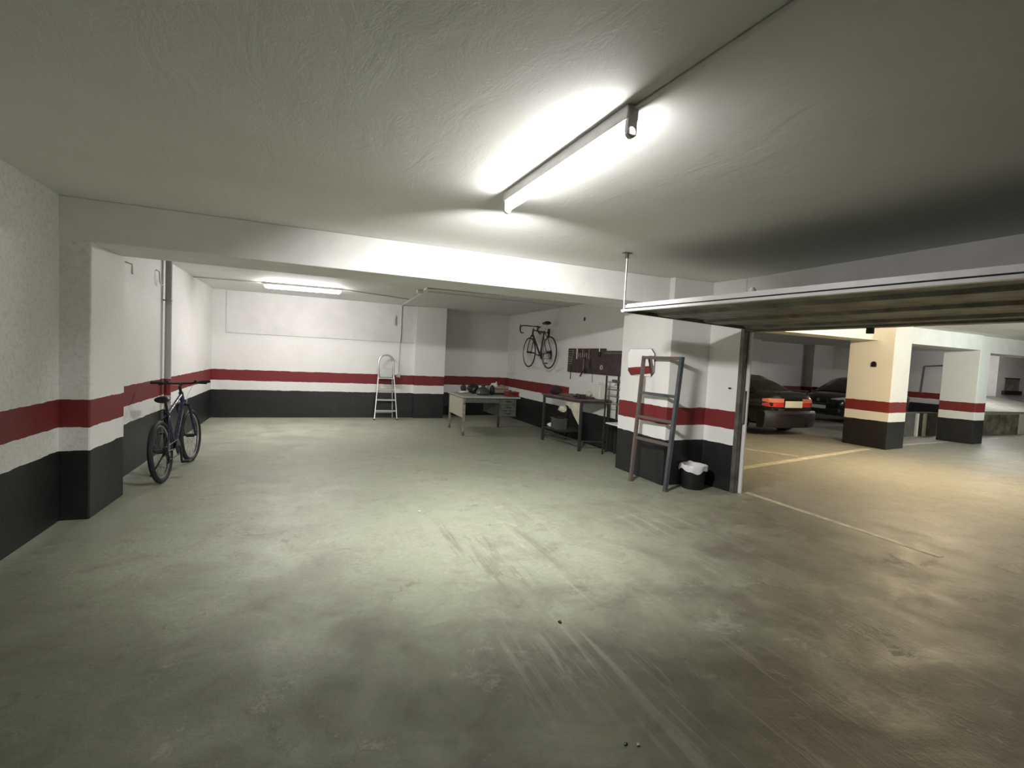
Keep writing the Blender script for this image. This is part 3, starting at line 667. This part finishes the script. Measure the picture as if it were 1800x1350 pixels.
tr_ = MB().box((3.40, 9.26, DZ), (3.80, 9.76, DZ+0.03)); tag(tr_.build('tray', 'blackp', bevel=0.005), 'flat black tray under the tan cardboard box on the desk', 'tray')
cbx = thing('cardboard_box', 'tan open cardboard box filled with odds and ends on the desk', 'box', (3.60, 9.51, DZ+0.03))
b = MB(); w_, d_, h_ = 0.18, 0.16, 0.13
b.box((-w_, -d_, 0), (w_, d_, 0.006)); b.box((-w_, -d_, 0), (-w_+0.008, d_, h_)); b.box((w_-0.008, -d_, 0), (w_, d_, h_)); b.box((-w_, -d_, 0), (w_, -d_+0.008, h_)); b.box((-w_, d_-0.008, 0), (w_, d_, h_))
b.build('carton', 'cardboard', cbx, smooth=False)
for s in (-1, 1): MB().cbox((0, s*(d_+0.03), h_-0.02), (2*w_-0.02, 0.06, 0.004), (s*-0.6, 0, 0)).build('flap', 'cardboard', cbx, smooth=False)
lump('cloth', (3.51, 9.50, DZ+0.105), (0.07, 0.10, 0.06), 'clothwhite', 'bundled white rag lying in left half of the cardboard box', 'cloth', 21, 0.2)
bo_ = thing('spray_bottle', 'small pale bottle sticking up out of the cardboard box', 'bottle', (3.60, 9.60, DZ+0.037))
MB().lathe([(0.03, 0), (0.03, 0.15), (0.012, 0.19), (0.012, 0.22)], 14).build('bottle', 'clothwhite', bo_)
MB().cyl((0, 0, 0.215), (0, 0, 0.255), 0.016, 12).cbox((-0.015, 0, 0.25), (0.05, 0.018, 0.018)).build('cap', 'capred', bo_)
lump('cloth', (3.69, 9.50, DZ+0.105), (0.06, 0.09, 0.045), 'cardboard', 'tan cloth lying in right half of the cardboard box', 'cloth', 22, 0.2)
lump('glove', (3.74, 9.14, DZ), (0.045, 0.06, 0.055), 'olive', 'dark work glove at right of the cardboard box on the desk', 'glove', 23, 0.2)
rbx = thing('tool_box', 'low red plastic tool box at the right end of the desk', 'box', (3.68, 8.93, DZ))
MB().box((-0.12, -0.11, 0), (0.12, 0.11, 0.07)).build('case', 'redbox', rbx, smooth=False, bevel=0.008)
MB().box((-0.122, -0.112, 0.072), (0.122, 0.112, 0.098)).build('lid', 'redbox', rbx, smooth=False, bevel=0.008)
MB().tube([(-0.05, -0.115, 0.055), (-0.045, -0.135, 0.05), (0.045, -0.135, 0.05), (0.05, -0.115, 0.055)], 0.006, 6).build('handle', 'blackp', rbx)

# ------------------------------------------------------------------ work bench
BH = 0.88
bl = [(4.06, 8.22), (4.20, 7.10), (4.66, 6.98), (4.60, 8.30)]
wbn = thing('work_bench', 'narrow steel-legged work bench with brown top against the right alcove wall', 'bench', (4.06, 8.22, 0))
MB().prism([(4.02, 8.27), (4.17, 7.04), (4.70, 6.96), (4.70, 8.33)], BH-0.03, BH).build('bench_top', 'benchwood', wbn, world=True, smooth=False, bevel=0.005)
for x, y in bl: MB().beam((x, y, 0), (x, y, BH-0.03), 0.04, 0.04).build('leg', 'olive', wbn, world=True, bevel=0.003)
ra = MB()
for i in range(4): a, b_ = bl[i], bl[(i+1) % 4]; ra.beam((*a, BH-0.05), (*b_, BH-0.05), 0.03, 0.035)
ra.build('top_rail', 'olive', wbn, world=True, smooth=False)
MB().prism([(4.05, 8.20), (4.12, 7.65), (4.63, 7.65), (4.60, 8.28)], 0.24, 0.262).build('shelf', 'olive', wbn, world=True, smooth=False)
MB().beam((4.20, 7.10, 0.17), (4.07, 8.20, 0.17), 0.02, 0.02).beam((4.20, 7.10, 0.17), (4.66, 6.98, 0.17), 0.02, 0.02).build('lower_rail', 'olive', wbn, world=True)
lump('cap', (4.22, 8.10, BH), (0.12, 0.12, 0.075), 'capred', 'dark wine-red cap at the far end of the work bench', 'cap', 31, 0.1)
tag(MB().cbox((4.40, 7.74, BH+0.012), (0.16, 0.60, 0.022), (0, 0, R(12))).build('plank', 'plank', bevel=0.003), 'long grey-brown plank lying on middle of the work bench', 'plank')
tag(MB().cbox((4.42, 7.27, BH+0.012), (0.22, 0.14, 0.022), (0, 0, R(-14))).build('plank', 'olive', bevel=0.003), 'short dark plank lying near the vice on the bench', 'plank')
vc = thing('bench_vice', 'dark vice clamped on the front corner of the work bench', 'vice', (4.24, 7.16, BH))
MB().box((-0.06, -0.07, 0), (0.06, 0.07, 0.02)).box((-0.04, -0.05, 0.02), (0.05, 0.05, 0.075)).build('body', 'olive', vc, bevel=0.006)
MB().box((-0.10, -0.05, 0.015), (-0.065, 0.05, 0.085)).build('front_jaw', 'olive', vc, bevel=0.006)
MB().cyl((-0.17, 0, 0.04), (-0.06, 0, 0.04), 0.011).cyl((-0.16, -0.07, 0.01), (-0.16, 0.07, 0.07), 0.006).build('screw_handle', 'darkmetal', vc)
ca = thing('canister', 'pale translucent plastic canister on the near end of the work bench', 'canister', (4.58, 7.10, BH))
MB().box((-0.09, -0.075, 0), (0.09, 0.075, 0.26)).build('container', 'canister', ca, smooth=False, bevel=0.02)
MB().cyl((0.05, 0, 0.255), (0.05, 0, 0.29), 0.024, 14).build('cap', 'lamp_white', ca)
MB().tube([(-0.07, 0, 0.25), (-0.06, 0, 0.29), (0.0, 0, 0.29), (0.01, 0, 0.25)], 0.011, 8).build('handle', 'canister', ca)
lump('bag', (4.58, 7.50, BH), (0.05, 0.06, 0.055), 'bagwhite', 'small pale bag on work bench left of the canister', 'bag', 33, 0.15)
hb2 = MB(); hb2.blob((4.12, 7.60, 0.60), (0.05, 0.12, 0.06), 41, 0.15, flat=False)
tag(hb2.build('plastic_bag', 'bagwhite'), 'yellowed white plastic bag hanging under the bench top', 'bag')
st_ = MB(); st_.tube([(4.13, 7.45, 0.70), (4.135, 7.46, 0.84)], 0.004, 6)
sx = MB(); sx.loft([[(4.20+0.01*math.sin(5*k), 7.42-0.30*k, z0) for k in (0, .33, .66, 1)]+[(4.206+0.01*math.sin(5*k), 7.42-0.30*k, z0) for k in (1, .66, .33, 0)] for z0 in (0.50, 0.84)])
sx2 = MB()
pl = [(7.56, 0.845), (7.12, 0.845), (7.13, 0.44), (7.20, 0.50), (7.30, 0.58), (7.40, 0.70), (7.56, 0.74)]
n_ = len(pl)
sx2.add([(4.172+0.012*math.sin(9*y), y, z) for y, z in pl]+[(4.180+0.012*math.sin(9*y), y, z) for y, z in pl], [tuple(range(n_)), tuple(range(2*n_-1, n_-1, -1))]+[(i, (i+1) % n_, n_+(i+1) % n_, n_+i) for i in range(n_)])
tag(sx2.build('plastic_sheet', 'bagwhite'), 'torn pale plastic sheet hanging from the front edge of work bench', 'sheet')
cr = thing('crate', 'grey plastic crate on the lower shelf of the work bench', 'crate', (4.20, 7.86, 0.265))
b = MB(); w_, d_, h_ = 0.09, 0.14, 0.2
b.box((-w_, -d_, 0), (w_, d_, 0.01))
for a, c_ in (((-w_, -d_), (-w_+0.01, d_)), ((w_-0.01, -d_), (w_, d_)), ((-w_, -d_), (w_, -d_+0.01)), ((-w_, d_-0.01), (w_, d_))): b.box((*a, 0), (*c_, h_))
b.build('body', 'crate', cr, smooth=False, bevel=0.004)
b = MB(); b.ring((0, 0, 0), (0, 0, 1), 0.001, 0.0005, 4, 3)
rm = MB()
for a, c_ in (((-w_-0.012, -d_-0.012), (-w_+0.01, d_+0.012)), ((w_-0.01, -d_-0.012), (w_+0.012, d_+0.012)), ((-w_+0.01, -d_-0.012), (w_-0.01, -d_+0.01)), ((-w_+0.01, d_-0.01), (w_-0.01, d_+0.012))): rm.box((*a, h_-0.02), (*c_, h_))
rm.build('rim', 'deskgrey', cr, smooth=False)
lump('bag', (4.15, 8.09, 0.265), (0.05, 0.045, 0.04), 'paper', 'small white bag beside the crate on the bench shelf', 'bag', 35, 0.2)

# wire rack behind the pillar
rk = thing('metal_rack', 'grey metal rack of thin rungs half hidden behind the pillar', 'rack', (4.52, 6.60, 0))
for x in (4.47, 4.70):
    for y in (6.80, 6.15): MB().beam((x, y, 0), (x, y, 1.30), 0.022, 0.022).build('post', 'olive', rk, world=True)
for z in (0.85, 0.97, 1.08, 1.20):
    rg = MB()
    for x in (4.47, 4.70): rg.cyl((x, 6.80, z), (x, 6.15, z), 0.006, 8)
    for k in range(6): rg.cyl((4.47, 6.75-k*0.11, z), (4.70, 6.75-k*0.11, z), 0.003, 6)
    rg.build('wire_shelf', 'spoke', rk, world=True)
MB().box((4.46, 6.10, 0.52), (4.71, 6.74, 0.54)).build('shelf_board', 'white_paint', rk, world=True, smooth=False, bevel=0.003)
tag(MB().cbox((4.56, 6.60, 1.225), (0.05, 0.24, 0.035), (0, 0, R(12))).build('steel_bar', 'deskgrey', bevel=0.008), 'dark grey bar lying on top of the metal rack nearer the bench', 'tool')
tag(MB().cbox((4.63, 6.44, 1.225), (0.05, 0.24, 0.035), (0, 0, R(-8))).build('steel_bar', 'rust', bevel=0.008), 'rusty grey bar lying on top of the metal rack nearer the pillar', 'tool')

# ------------------------------------------------------------------ tool board
BX = 4.708
tb = thing('tool_board', 'wide dark brown tool board with many tools on the alcove wall', 'board', (4.74, 7.9, 1.3))
MB().box((BX, 7.26, 1.295), (4.734, 8.58, 1.755)).build('panel', 'board', tb, world=True, smooth=False, bevel=0.003)
tb2 = thing('tool_board', 'narrow dark brown board hung lower beside the wide tool board', 'board', (4.74, 6.9, 1.3))
MB().box((BX, 6.50, 1.295), (4.734, 7.25, 1.715)).build('panel', 'board', tb2, world=True, smooth=False, bevel=0.003)
MB().box((BX-0.012, 6.50, 1.66), (BX, 7.25, 1.69)).build('batten', 'plank', tb2, world=True, smooth=False)
ordn = ['topmost', 'second', 'third', 'fourth', 'fifth', 'sixth', 'lowest']
for k in range(7):
    z = 1.715-0.043*k; ln = 0.20-0.012*k
    s = MB(); y0 = 8.55; x_ = BX-0.008
    s.cbox((x_, y0-ln/2, z), (0.008, ln, 0.014)); s.ring((x_, y0, z), (1, 0, 0), 0.012, 0.005, 12, 6); s.ring((x_, y0-ln, z), (1, 0, 0), 0.014, 0.005, 12, 6)
    tag(s.build('spanner', 'chrome'), '%s steel spanner in the column at left end of the tool board' % ordn[k] if k else 'topmost steel spanner in the column at left end of the tool board', 'spanner', 'spanners on the tool board')
s = MB(); s.cbox((BX-0.008, 8.22, 1.665), (0.008, 0.034, 0.22)); tag(s.build('scraper', 'lamp_white', bevel=0.003), 'bright white flat scraper hanging at upper left of the tool board', 'tool')
names_ = ['first', 'second', 'third', 'fourth', 'fifth', 'sixth']
for k in range(6):
    y = 8.14-0.075*k
    sd_ = thing('screwdriver', '%s screwdriver right of the white scraper on the tool board' % names_[k], 'screwdriver', (BX-0.014, y, 1.70), group='screwdrivers on the tool board')
    MB().cyl((0, 0, -0.03), (0, 0, 0.05), 0.012, 10).build('handle', ('handle_r', 'blackp', 'woodh')[k % 3], sd_)
    MB().cyl((0, 0, -0.03), (0, 0, -0.11-0.012*(k % 3)), 0.004, 8).build('shaft', 'chrome', sd_)
hm = thing('hammer', 'hammer with dark head hanging low in middle of the tool board', 'hammer', (BX-0.02, 7.93, 1.50))
MB().cyl((0, 0, -0.16), (0, 0, 0.07), 0.010, 10).build('handle', 'woodh', hm)
MB().cbox((0, 0.0, 0.075), (0.025, 0.10, 0.028)).build('head', 'darkmetal', hm, bevel=0.004)
pl_ = thing('pliers', 'dark pliers hanging right of the hammer on the tool board', 'pliers', (BX-0.012, 7.72, 1.52))
for s in (-1, 1): MB().tube([(0, 0, 0), (0, s*0.018, -0.05), (0, s*0.014, -0.13)], 0.007, 8).build('handle', 'blackp', pl_)
MB().cbox((0, 0, 0.025), (0.012, 0.026, 0.05)).build('jaw', 'darkmetal', pl_, bevel=0.003)
br = thing('paint_brush', 'black paint brush hanging at the upper right of wide tool board', 'brush', (BX-0.014, 7.42, 1.70))
MB().cbox((0, 0, 0.03), (0.014, 0.022, 0.08)).build('handle', 'lamp_white', br, bevel=0.003)
MB().cbox((0, 0, -0.05), (0.02, 0.06, 0.09)).build('bristles', 'blackp', br, bevel=0.004)
tp = thing('tape_roll', 'pale roll of tape hanging low near right end of wide tool board', 'tape', (BX-0.014, 7.33, 1.42))
MB().ring((0, 0, 0), (1, 0, 0), 0.034, 0.011, 20, 8).build('roll', 'deskbeige', tp)
for nm, y, ln, rr, mt_, lb in (('file', 8.42, 0.16, 0.008, 'darkmetal', 'thick dark rod hanging below left end of the tool board'), ('file', 7.62, 0.17, 0.004, 'darkmetal', 'thin dark rod hanging below middle of the tool board')):
    tag(MB().cyl((BX-0.012, y, 1.315), (BX-0.012, y, 1.315-ln), rr, 8).cyl((BX-0.012, y, 1.40), (BX-0.012, y, 1.315), rr*1.4, 8).build(nm, mt_), lb, 'tool')
tag(MB().beam((BX-0.014, 7.96, 1.33), (BX-0.014, 8.05, 1.23), 0.016, 0.024).build('chisel', 'blackp', bevel=0.003), 'slanted dark chisel poking below the tool board', 'tool')
sw = thing('hand_saw', 'dark hand saw lying flat across lower middle of the tool board', 'saw', (BX-0.012, 7.68, 1.36))
MB().add([(0, 0.16, 0.02), (0, -0.22, 0.03), (0, -0.22, 0.005), (0, 0.16, -0.06), (-0.003, 0.16, 0.02), (-0.003, -0.22, 0.03), (-0.003, -0.22, 0.005), (-0.003, 0.16, -0.06)], [(0, 1, 2, 3), (7, 6, 5, 4), (0, 4, 5, 1), (1, 5, 6, 2), (2, 6, 7, 3), (3, 7, 4, 0)]).build('blade', 'darkmetal', sw, smooth=False)
MB().ring((-0.003, 0.20, -0.02), (1, 0, 0), 0.04, 0.012, 16, 8).build('handle', 'blackp', sw)

# ------------------------------------------------------------------ mirror, frame, bin
mi = thing('mirror', 'frameless wall mirror with cut corners on the pillar behind the leaning metal ladder', 'mirror', (4.112, 5.44, 1.535), (0, R(-2.95), 0))
oc = lambda a, b_, c_: [(-a+c_, -b_), (a-c_, -b_), (a, -b_+c_), (a, b_-c_), (a-c_, b_), (-a+c_, b_), (-a, b_-c_), (-a, -b_+c_)]
mtx = Matrix(((0, 0, -1, -0.012), (1, 0, 0, 0), (0, 1, 0, 0), (0, 0, 0, 1)))
MB().prism(oc(0.28, 0.18, 0.06), 0, 0.006, mtx).build('glass', 'mirror', mi, smooth=False)
MB().prism(oc(0.283, 0.183, 0.06), -0.004, 0.0, mtx).build('backing', 'darkmetal', mi, smooth=False)
lf = thing('metal_ladder', 'rusty blue-grey metal ladder frame with flat cross bars leaning on the pillar', 'ladder', (3.90, 4.90, 0))
A0, B0 = Vector((3.86, 5.18, 0)), Vector((3.965, 4.64, 0)); A1, B1 = Vector((4.045, 5.31, 1.62)), Vector((4.06, 4.61, 1.62))
MB().beam(A0, A1, 0.04, 0.04, up=(0, 1, 0)).build('upright', 'rust', lf, world=True, smooth=False, bevel=0.003)
MB().beam(B0, B1, 0.045, 0.045, up=(0, 1, 0)).build('upright', 'bluesteel', lf, world=True, smooth=False, bevel=0.003)
MB().beam(A1-Vector((0, -0.02, 0.02)), B1-Vector((0, 0.022, 0.02)), 0.04, 0.04).build('top_bar', 'rust', lf, world=True, smooth=False, bevel=0.003)
for t_, mt_ in ((0.705, 'bluesteel'), (0.515, 'rust'), (0.345, 'rust')):
    MB().beam(A0.lerp(A1, t_), B0.lerp(B1, t_), 0.03, 0.035).build('cross_bar', mt_, lf, world=True, smooth=False, bevel=0.003)
for p in (A0, B0): MB().cbox((p.x, p.y, 0.004), (0.055, 0.055, 0.008)).build('foot_plate', 'rust', lf, world=True, smooth=False)
bn = thing('waste_bin', 'round black waste bin lined with a white bag beside the door post', 'bin', (4.45, 4.715, 0))
MB().lathe([(0.0, 0), (0.125, 0), (0.13, 0.01), (0.152, 0.27), (0.157, 0.275), (0.157, 0.285), (0.148, 0.285), (0.125, 0.02), (0.0, 0.015)], 32).build('bin', 'blackp', bn)
ln = MB(); secs = []
rnd = random.Random(5); ph = [rnd.uniform(0, 6.28) for _ in range(6)]
for k, (r_, z_) in enumerate(((0.165, 0.225), (0.168, 0.25), (0.165, 0.285), (0.155, 0.298), (0.14, 0.29), (0.132, 0.25), (0.12, 0.15), (0.0, 0.12))):
    secs.append([((r_*(1+0.035*math.sin(4*a+ph[0])+0.02*math.sin(9*a+ph[1])))*math.cos(a), (r_*(1+0.035*math.sin(4*a+ph[0])+0.02*math.sin(9*a+ph[1])))*math.sin(a), z_+(0.018*math.sin(3*a+ph[2])+0.01*math.sin(7*a+ph[3]) if k < 3 else 0)) for a in [2*math.pi*i/48 for i in range(48)]])
ln.loft(secs, caps=False); ln.build('liner', 'binbag', bn)

# ------------------------------------------------------------------ cars
def wheel(parent, c, r=0.31, wd=0.19, side=1):
    y0, y1 = (c[1]-side*wd, c[1])
    t = MB(); pr = [(0.0, -wd), (r*0.9, -wd), (r, -wd*0.85), (r, -wd*0.12), (r*0.93, 0.0), (r*0.70, -0.004), (r*0.68, -0.03), (0.0, -0.03)]
    mt_ = Matrix.Translation(c) @ Matrix.Rotation(-side*math.pi/2, 4, 'X')
    t.lathe(pr, 32, mat=mt_); o = t.build('wheel', 'tyre', parent)
    rm = MB(); rm.lathe([(0.0, -0.012), (r*0.18, -0.010), (r*0.2, -0.026), (r*0.6, -0.028), (r*0.66, -0.006), (r*0.68, -0.012), (r*0.68, -0.03)], 32, mat=mt_)
    for k in range(5):
        a = 2*math.pi*k/5; rm.beam(mt_ @ Vector((0.03*math.cos(a), 0.03*math.sin(a), -0.016)), mt_ @ Vector((r*0.64*math.cos(a), r*0.64*math.sin(a), -0.014)), 0.05, 0.02)
    rm.build('wheel_rim', 'rim', o)
def make_car(t, stations, glass, roof):
    """stations: x, half width, bottom z, belt z, deck z"""
    secs = []
    for x, hw_, zb, zs, zd in stations:
        pr = [(0.80*hw_, zb), (0.95*hw_, zb+0.05), (hw_, zb+0.45*(zs-zb)), (0.985*hw_, zs-0.06), (0.93*hw_, zs), (0.75*hw_, zd-0.01), (0.35*hw_, zd+0.01)]
        secs.append([(x, y, z) for y, z in pr]+[(x, -y, z) for y, z in reversed(pr)])
    o = MB().loft(secs).build('body', 'carpaint', t)
    sm = o.modifiers.new('sub', 'SUBSURF'); sm.levels = 1; sm.render_levels = 2
    for p in o.data.polygons: p.use_smooth = True
    secs = []
    for x, hb_, zb, ht_, zt in glass:
        pr = [(hb_, zb), (hb_*0.5+ht_*0.52, zb*0.45+zt*0.55), (ht_, zt-0.03), (ht_*0.8, zt)]
        secs.append([(x, y, z) for y, z in pr]+[(x, -y, z) for y, z in reversed(pr)])
    MB().loft(secs).build('windows', 'carglass', t)
    secs = []
    for x, ht_, zt in roof:
        pr = [(ht_+0.012, zt-0.045), (ht_+0.008, zt-0.012), (ht_*0.8, zt+0.012), (ht_*0.35, zt+0.022)]
        top = [(x, y, z) for y, z in pr]+[(x, -y, z) for y, z in reversed(pr)]
        secs.append(top)
    MB().loft(secs).build('roof', 'carpaint', t)
    return o
# parked tail towards the aisle
c1 = thing('car', 'black saloon car parked tail outward with red rear lamps', 'car', (10.49, 10.32, 0), (0, 0, R(90)))
make_car(c1, [(-2.24, 0.62, 0.34, 0.80, 0.90), (-2.20, 0.70, 0.27, 0.92, 1.00), (-2.05, 0.80, 0.24, 0.95, 1.04), (-1.5, 0.86, 0.22, 0.95, 1.05), (-0.5, 0.88, 0.20, 0.93, 0.98), (0.6, 0.88, 0.20, 0.92, 0.96), (1.5, 0.86, 0.20, 0.88, 0.93), (2.0, 0.80, 0.22, 0.78, 0.82), (2.2, 0.66, 0.28, 0.66, 0.70)],
         [(-1.75, 0.74, 0.98, 0.60, 1.03), (-1.35, 0.77, 0.98, 0.60, 1.22), (-0.85, 0.79, 0.96, 0.60, 1.37), (0.0, 0.80, 0.95, 0.60, 1.39), (0.35, 0.80, 0.95, 0.60, 1.37), (1.15, 0.77, 0.92, 0.62, 0.96)],
         [(-1.12, 0.575, 1.262), (-0.85, 0.60, 1.375), (0.0, 0.61, 1.40), (0.30, 0.60, 1.375), (0.50, 0.57, 1.29)])
for s in (1, -1):
    secs = lambda z0, z1, e: [[(-2.225-e, s*0.31, z0), (-2.225-e, s*0.31, z1), (-2.18, s*0.31, z1), (-2.18, s*0.31, z0)], [(-2.215-e, s*0.60, z0), (-2.205-e, s*0.60, z1), (-2.15, s*0.60, z1), (-2.15, s*0.60, z0)], [(-2.16-e, s*(0.705+e), z0), (-2.14-e, s*(0.705+e), z1), (-2.05, s*0.68, z1), (-2.05, s*0.68, z0)], [(-2.05, s*(0.765+e), z0+0.02), (-2.05, s*(0.765+e), z1-0.02), (-2.0, s*0.73, z1-0.02), (-2.0, s*0.73, z0+0.02)]]
    tl = MB().loft(secs(0.69, 0.785, 0.02)).build('tail_light', 'lampred', c1)
    MB().loft(secs(0.79, 0.885, 0.021)).build('indicator_lens', 'lampamber', tl)
MB().box((-2.270, -0.28, 0.675), (-2.245, 0.28, 0.83)).build('number_plate', 'plate', c1, smooth=False, bevel=0.004)
MB().box((-2.262, 0.30, 0.60), (-2.25, 0.50, 0.64)).build('badge', 'chrome', c1, smooth=False, bevel=0.004)
bp_ = MB(); secs = []
for y in [-0.84, -0.76, -0.5, 0, 0.5, 0.76, 0.84]:
    x = -2.30+0.10*(abs(y)/0.8)**3; secs.append([(x+0.03, y, 0.20), (x-0.01, y, 0.30), (x-0.02, y, 0.54), (x+0.02, y, 0.60), (x+0.2, y, 0.60), (x+0.2, y, 0.20)])
bp_.loft(secs); bp_.build('bumper', 'bumper', c1)
MB().box((-2.325, -0.45, 0.50), (-2.318, 0.45, 0.515)).build('bumper_trim', 'chrome', c1, smooth=False)
MB().tube([(-2.10, -0.62, 0.98), (-2.14, -0.60, 1.07), (-2.15, 0, 1.09), (-2.14, 0.60, 1.07), (-2.10, 0.62, 0.98)], 0.014, 8).build('spoiler', 'carpaint', c1)
MB().cyl((-2.32, -0.45, 0.27), (-2.0, -0.45, 0.27), 0.028, 14).build('exhaust_pipe', 'darkmetal', c1)
for x in (-1.38, 1.32):
    for s in (1, -1): wheel(c1, (x, s*0.885, 0.31), side=s)
for s in (1, -1):
    MB().cbox((0.85, s*0.96, 0.99), (0.12, 0.16, 0.11)).build('side_mirror', 'carpaint', c1, bevel=0.02)
# second car, nose to the left
c2 = thing('car', 'black hatchback parked with clear headlamp towards the cream pillar', 'car', (16.75, 10.68, 0), (0, 0, R(180)))
c2.scale = (0.86, 0.95, 1.0)
make_car(c2, [(-2.05, 0.70, 0.30, 0.85, 0.95), (-1.9, 0.80, 0.24, 0.95, 1.0), (-1.2, 0.86, 0.2, 0.95, 1.0), (0.2, 0.87, 0.20, 0.93, 0.97), (1.1, 0.86, 0.2, 0.90, 0.97), (1.7, 0.82, 0.2, 0.82, 0.88), (1.95, 0.74, 0.22, 0.72, 0.76), (2.05, 0.60, 0.28, 0.62, 0.66)],
         [(-1.9, 0.70, 0.97, 0.58, 1.05), (-1.6, 0.76, 0.96, 0.60, 1.36), (-0.8, 0.79, 0.95, 0.62, 1.42), (0.1, 0.79, 0.94, 0.62, 1.41), (0.35, 0.79, 0.94, 0.62, 1.37), (1.2, 0.76, 0.93, 0.62, 0.98)],
         [(-1.64, 0.57, 1.30), (-1.45, 0.60, 1.375), (-0.8, 0.62, 1.425), (0.0, 0.62, 1.415), (0.30, 0.60, 1.37), (0.50, 0.58, 1.28)])
for s in (1, -1):
    hl = MB().loft([[(1.99, s*0.38, 0.66), (1.97, s*0.38, 0.76), (1.9, s*0.38, 0.76), (1.9, s*0.38, 0.66)], [(1.955, s*0.62, 0.66), (1.92, s*0.62, 0.80), (1.8, s*0.62, 0.80), (1.8, s*0.62, 0.66)], [(1.80, s*0.80, 0.68), (1.74, s*0.80, 0.84), (1.6, s*0.76, 0.84), (1.6, s*0.76, 0.68)], [(1.60, s*0.845, 0.72), (1.55, s*0.845, 0.84), (1.5, s*0.78, 0.84), (1.5, s*0.78, 0.72)]]).build('headlight', 'lampclear', c2)
    MB().cbox((1.95, s*0.55, 0.42), (0.12, 0.18, 0.09)).build('fog_lamp', 'lampclear', c2, bevel=0.02)
MB().box((1.98, -0.30, 0.60), (2.05, 0.30, 0.74)).build('grille', 'blackp', c2, bevel=0.02)
MB().cyl((2.03, 0, 0.69), (2.06, 0, 0.69), 0.055, 18).build('badge', 'chrome', c2)
MB().box((2.03, -0.26, 0.42), (2.06, 0.26, 0.53)).build('number_plate', 'plate', c2, smooth=False)
MB().box((1.85, -0.72, 0.28), (2.07, 0.72, 0.46)).build('bumper', 'bumper', c2, bevel=0.06)
for x in (-1.25, 1.28):
    for s in (1, -1): wheel(c2, (x, s*0.875, 0.31), side=s)
for s in (1, -1): MB().cbox((0.85, s*0.95, 1.0), (0.12, 0.16, 0.11)).build('side_mirror', 'carpaint', c2, bevel=0.02)

# ------------------------------------------------------------------ far right: low concrete walls, ramp, pipes, vent
pw = thing('concrete_parapet', 'low grey concrete wall between the two painted pillars', 'low wall', (14.4, 7.75, 0))
MB().box((13.2, 7.75, 0), (15.6, 7.95, 0.62)).build('wall', 'darkcon', pw, world=True, smooth=False, bevel=0.01)
for x in (14.62, 14.95): MB().box((x, 7.70, 0), (x+0.07, 7.76, 0.60)).build('edge_strip', 'white_paint', pw, world=True, smooth=False)
rp = thing('concrete_ramp', 'low concrete ramp with brown stained side right of the far pillar', 'ramp', (18, 7.7, 0))
MB().add([(16.9, 7.7, 0), (22.4, 7.7, 0), (22.4, 9.5, 0), (19.6, 9.5, 0), (16.9, 7.7, 0.68), (22.4, 7.7, 0.66), (22.4, 9.5, 1.03), (19.6, 9.5, 1.03)], [(0, 3, 2, 1), (4, 5, 6, 7), (0, 1, 5, 4), (1, 2, 6, 5), (2, 3, 7, 6), (3, 0, 4, 7)]).build('ramp_slab', 'concrete', rp, world=True, smooth=False)
MB().box((16.92, 7.685, 0.0), (19.55, 7.70, 0.58)).build('stained_side', 'stain', rp, world=True, smooth=False)
MB().box((19.6, 7.66, 0.0), (22.4, 7.70, 0.60)).build('white_side', 'white_paint', rp, world=True, smooth=False)
vn = thing('vent_opening', 'dark square vent opening in the far wall above the ramp', 'vent', (23.4, 9.5, 1.45))
MB().box((22.93, 9.47, 1.18), (23.88, 9.50, 1.68)).build('cavity', 'stain', vn, world=True, smooth=False)
MB().box((22.80, 9.40, 1.10), (23.95, 9.5, 1.24)).box((22.93, 9.46, 1.66), (23.9, 9.5, 1.70)).build('sill', 'blackp', vn, world=True, smooth=False)
pr_ = thing('wall_pipe', 'thin dark pipe with a box on the far wall between the pillars', 'pipe', (22.0, 12, 1))
MB().tube([(21.97, 12.3, 2.4), (21.97, 12.3, 1.0)], 0.05, 8).build('pipe', 'spoke', pr_, world=True)
MB().cbox((21.93, 12.3, 1.60), (0.10, 0.28, 0.3)).build('valve_box', 'deskgrey', pr_, world=True)
pr_ = thing('wall_pipe', 'slim bent grey pipe on the far wall beside the second pillar', 'pipe', (21.97, 11.4, 1))
MB().tube([(21.97, 11.55, 1.0), (21.97, 11.5, 2.0), (21.97, 10.9, 2.05)], 0.03, 8).build('pipe', 'spoke', pr_, world=True)

# ------------------------------------------------------------------ small marks and debris
for (x, y, z), nm in (((11.03, 6.70, 1.74), 'a'),):
    tag(MB().cbox((11.02, 6.70, 1.745), (0.03, 0.10, 0.07)).cyl((11.03, 6.70, 1.78), (11.0, 6.70, 1.78), 0.045, 12).build('wall_plate', 'blackp'), 'small black plate high on the cream face of the near outer pillar', 'plate')
tag(MB().cyl((4.776, 4.53, 1.27), (4.74, 4.53, 1.27), 0.009, 8).build('screw', 'darkmetal'), 'small dark screw in the wall above the waste bin', 'screw')
for (x, y), rr, mt_, lb, nm in (((1.36, 2.40), 0.012, 'pebble', 'small brown pebble on the floor in the middle of foreground', 'pebble'), ((1.19, 1.52), 0.008, 'bagblack', 'tiny black crumb on floor beside the white plaster chip', 'pebble'), ((1.235, 1.50), 0.008, 'white_chip', 'tiny white plaster chip on floor beside a black crumb', 'plaster_chip'), ((0.99, 4.55), 0.012, 'white_chip', 'white plaster chip on the open floor before the alcove', 'plaster_chip')):
    tag(MB().blob((x, y, 0), (rr, rr*0.8, rr*0.5), int(x*100), 0.25, 10).build(nm, mt_), lb, 'debris')
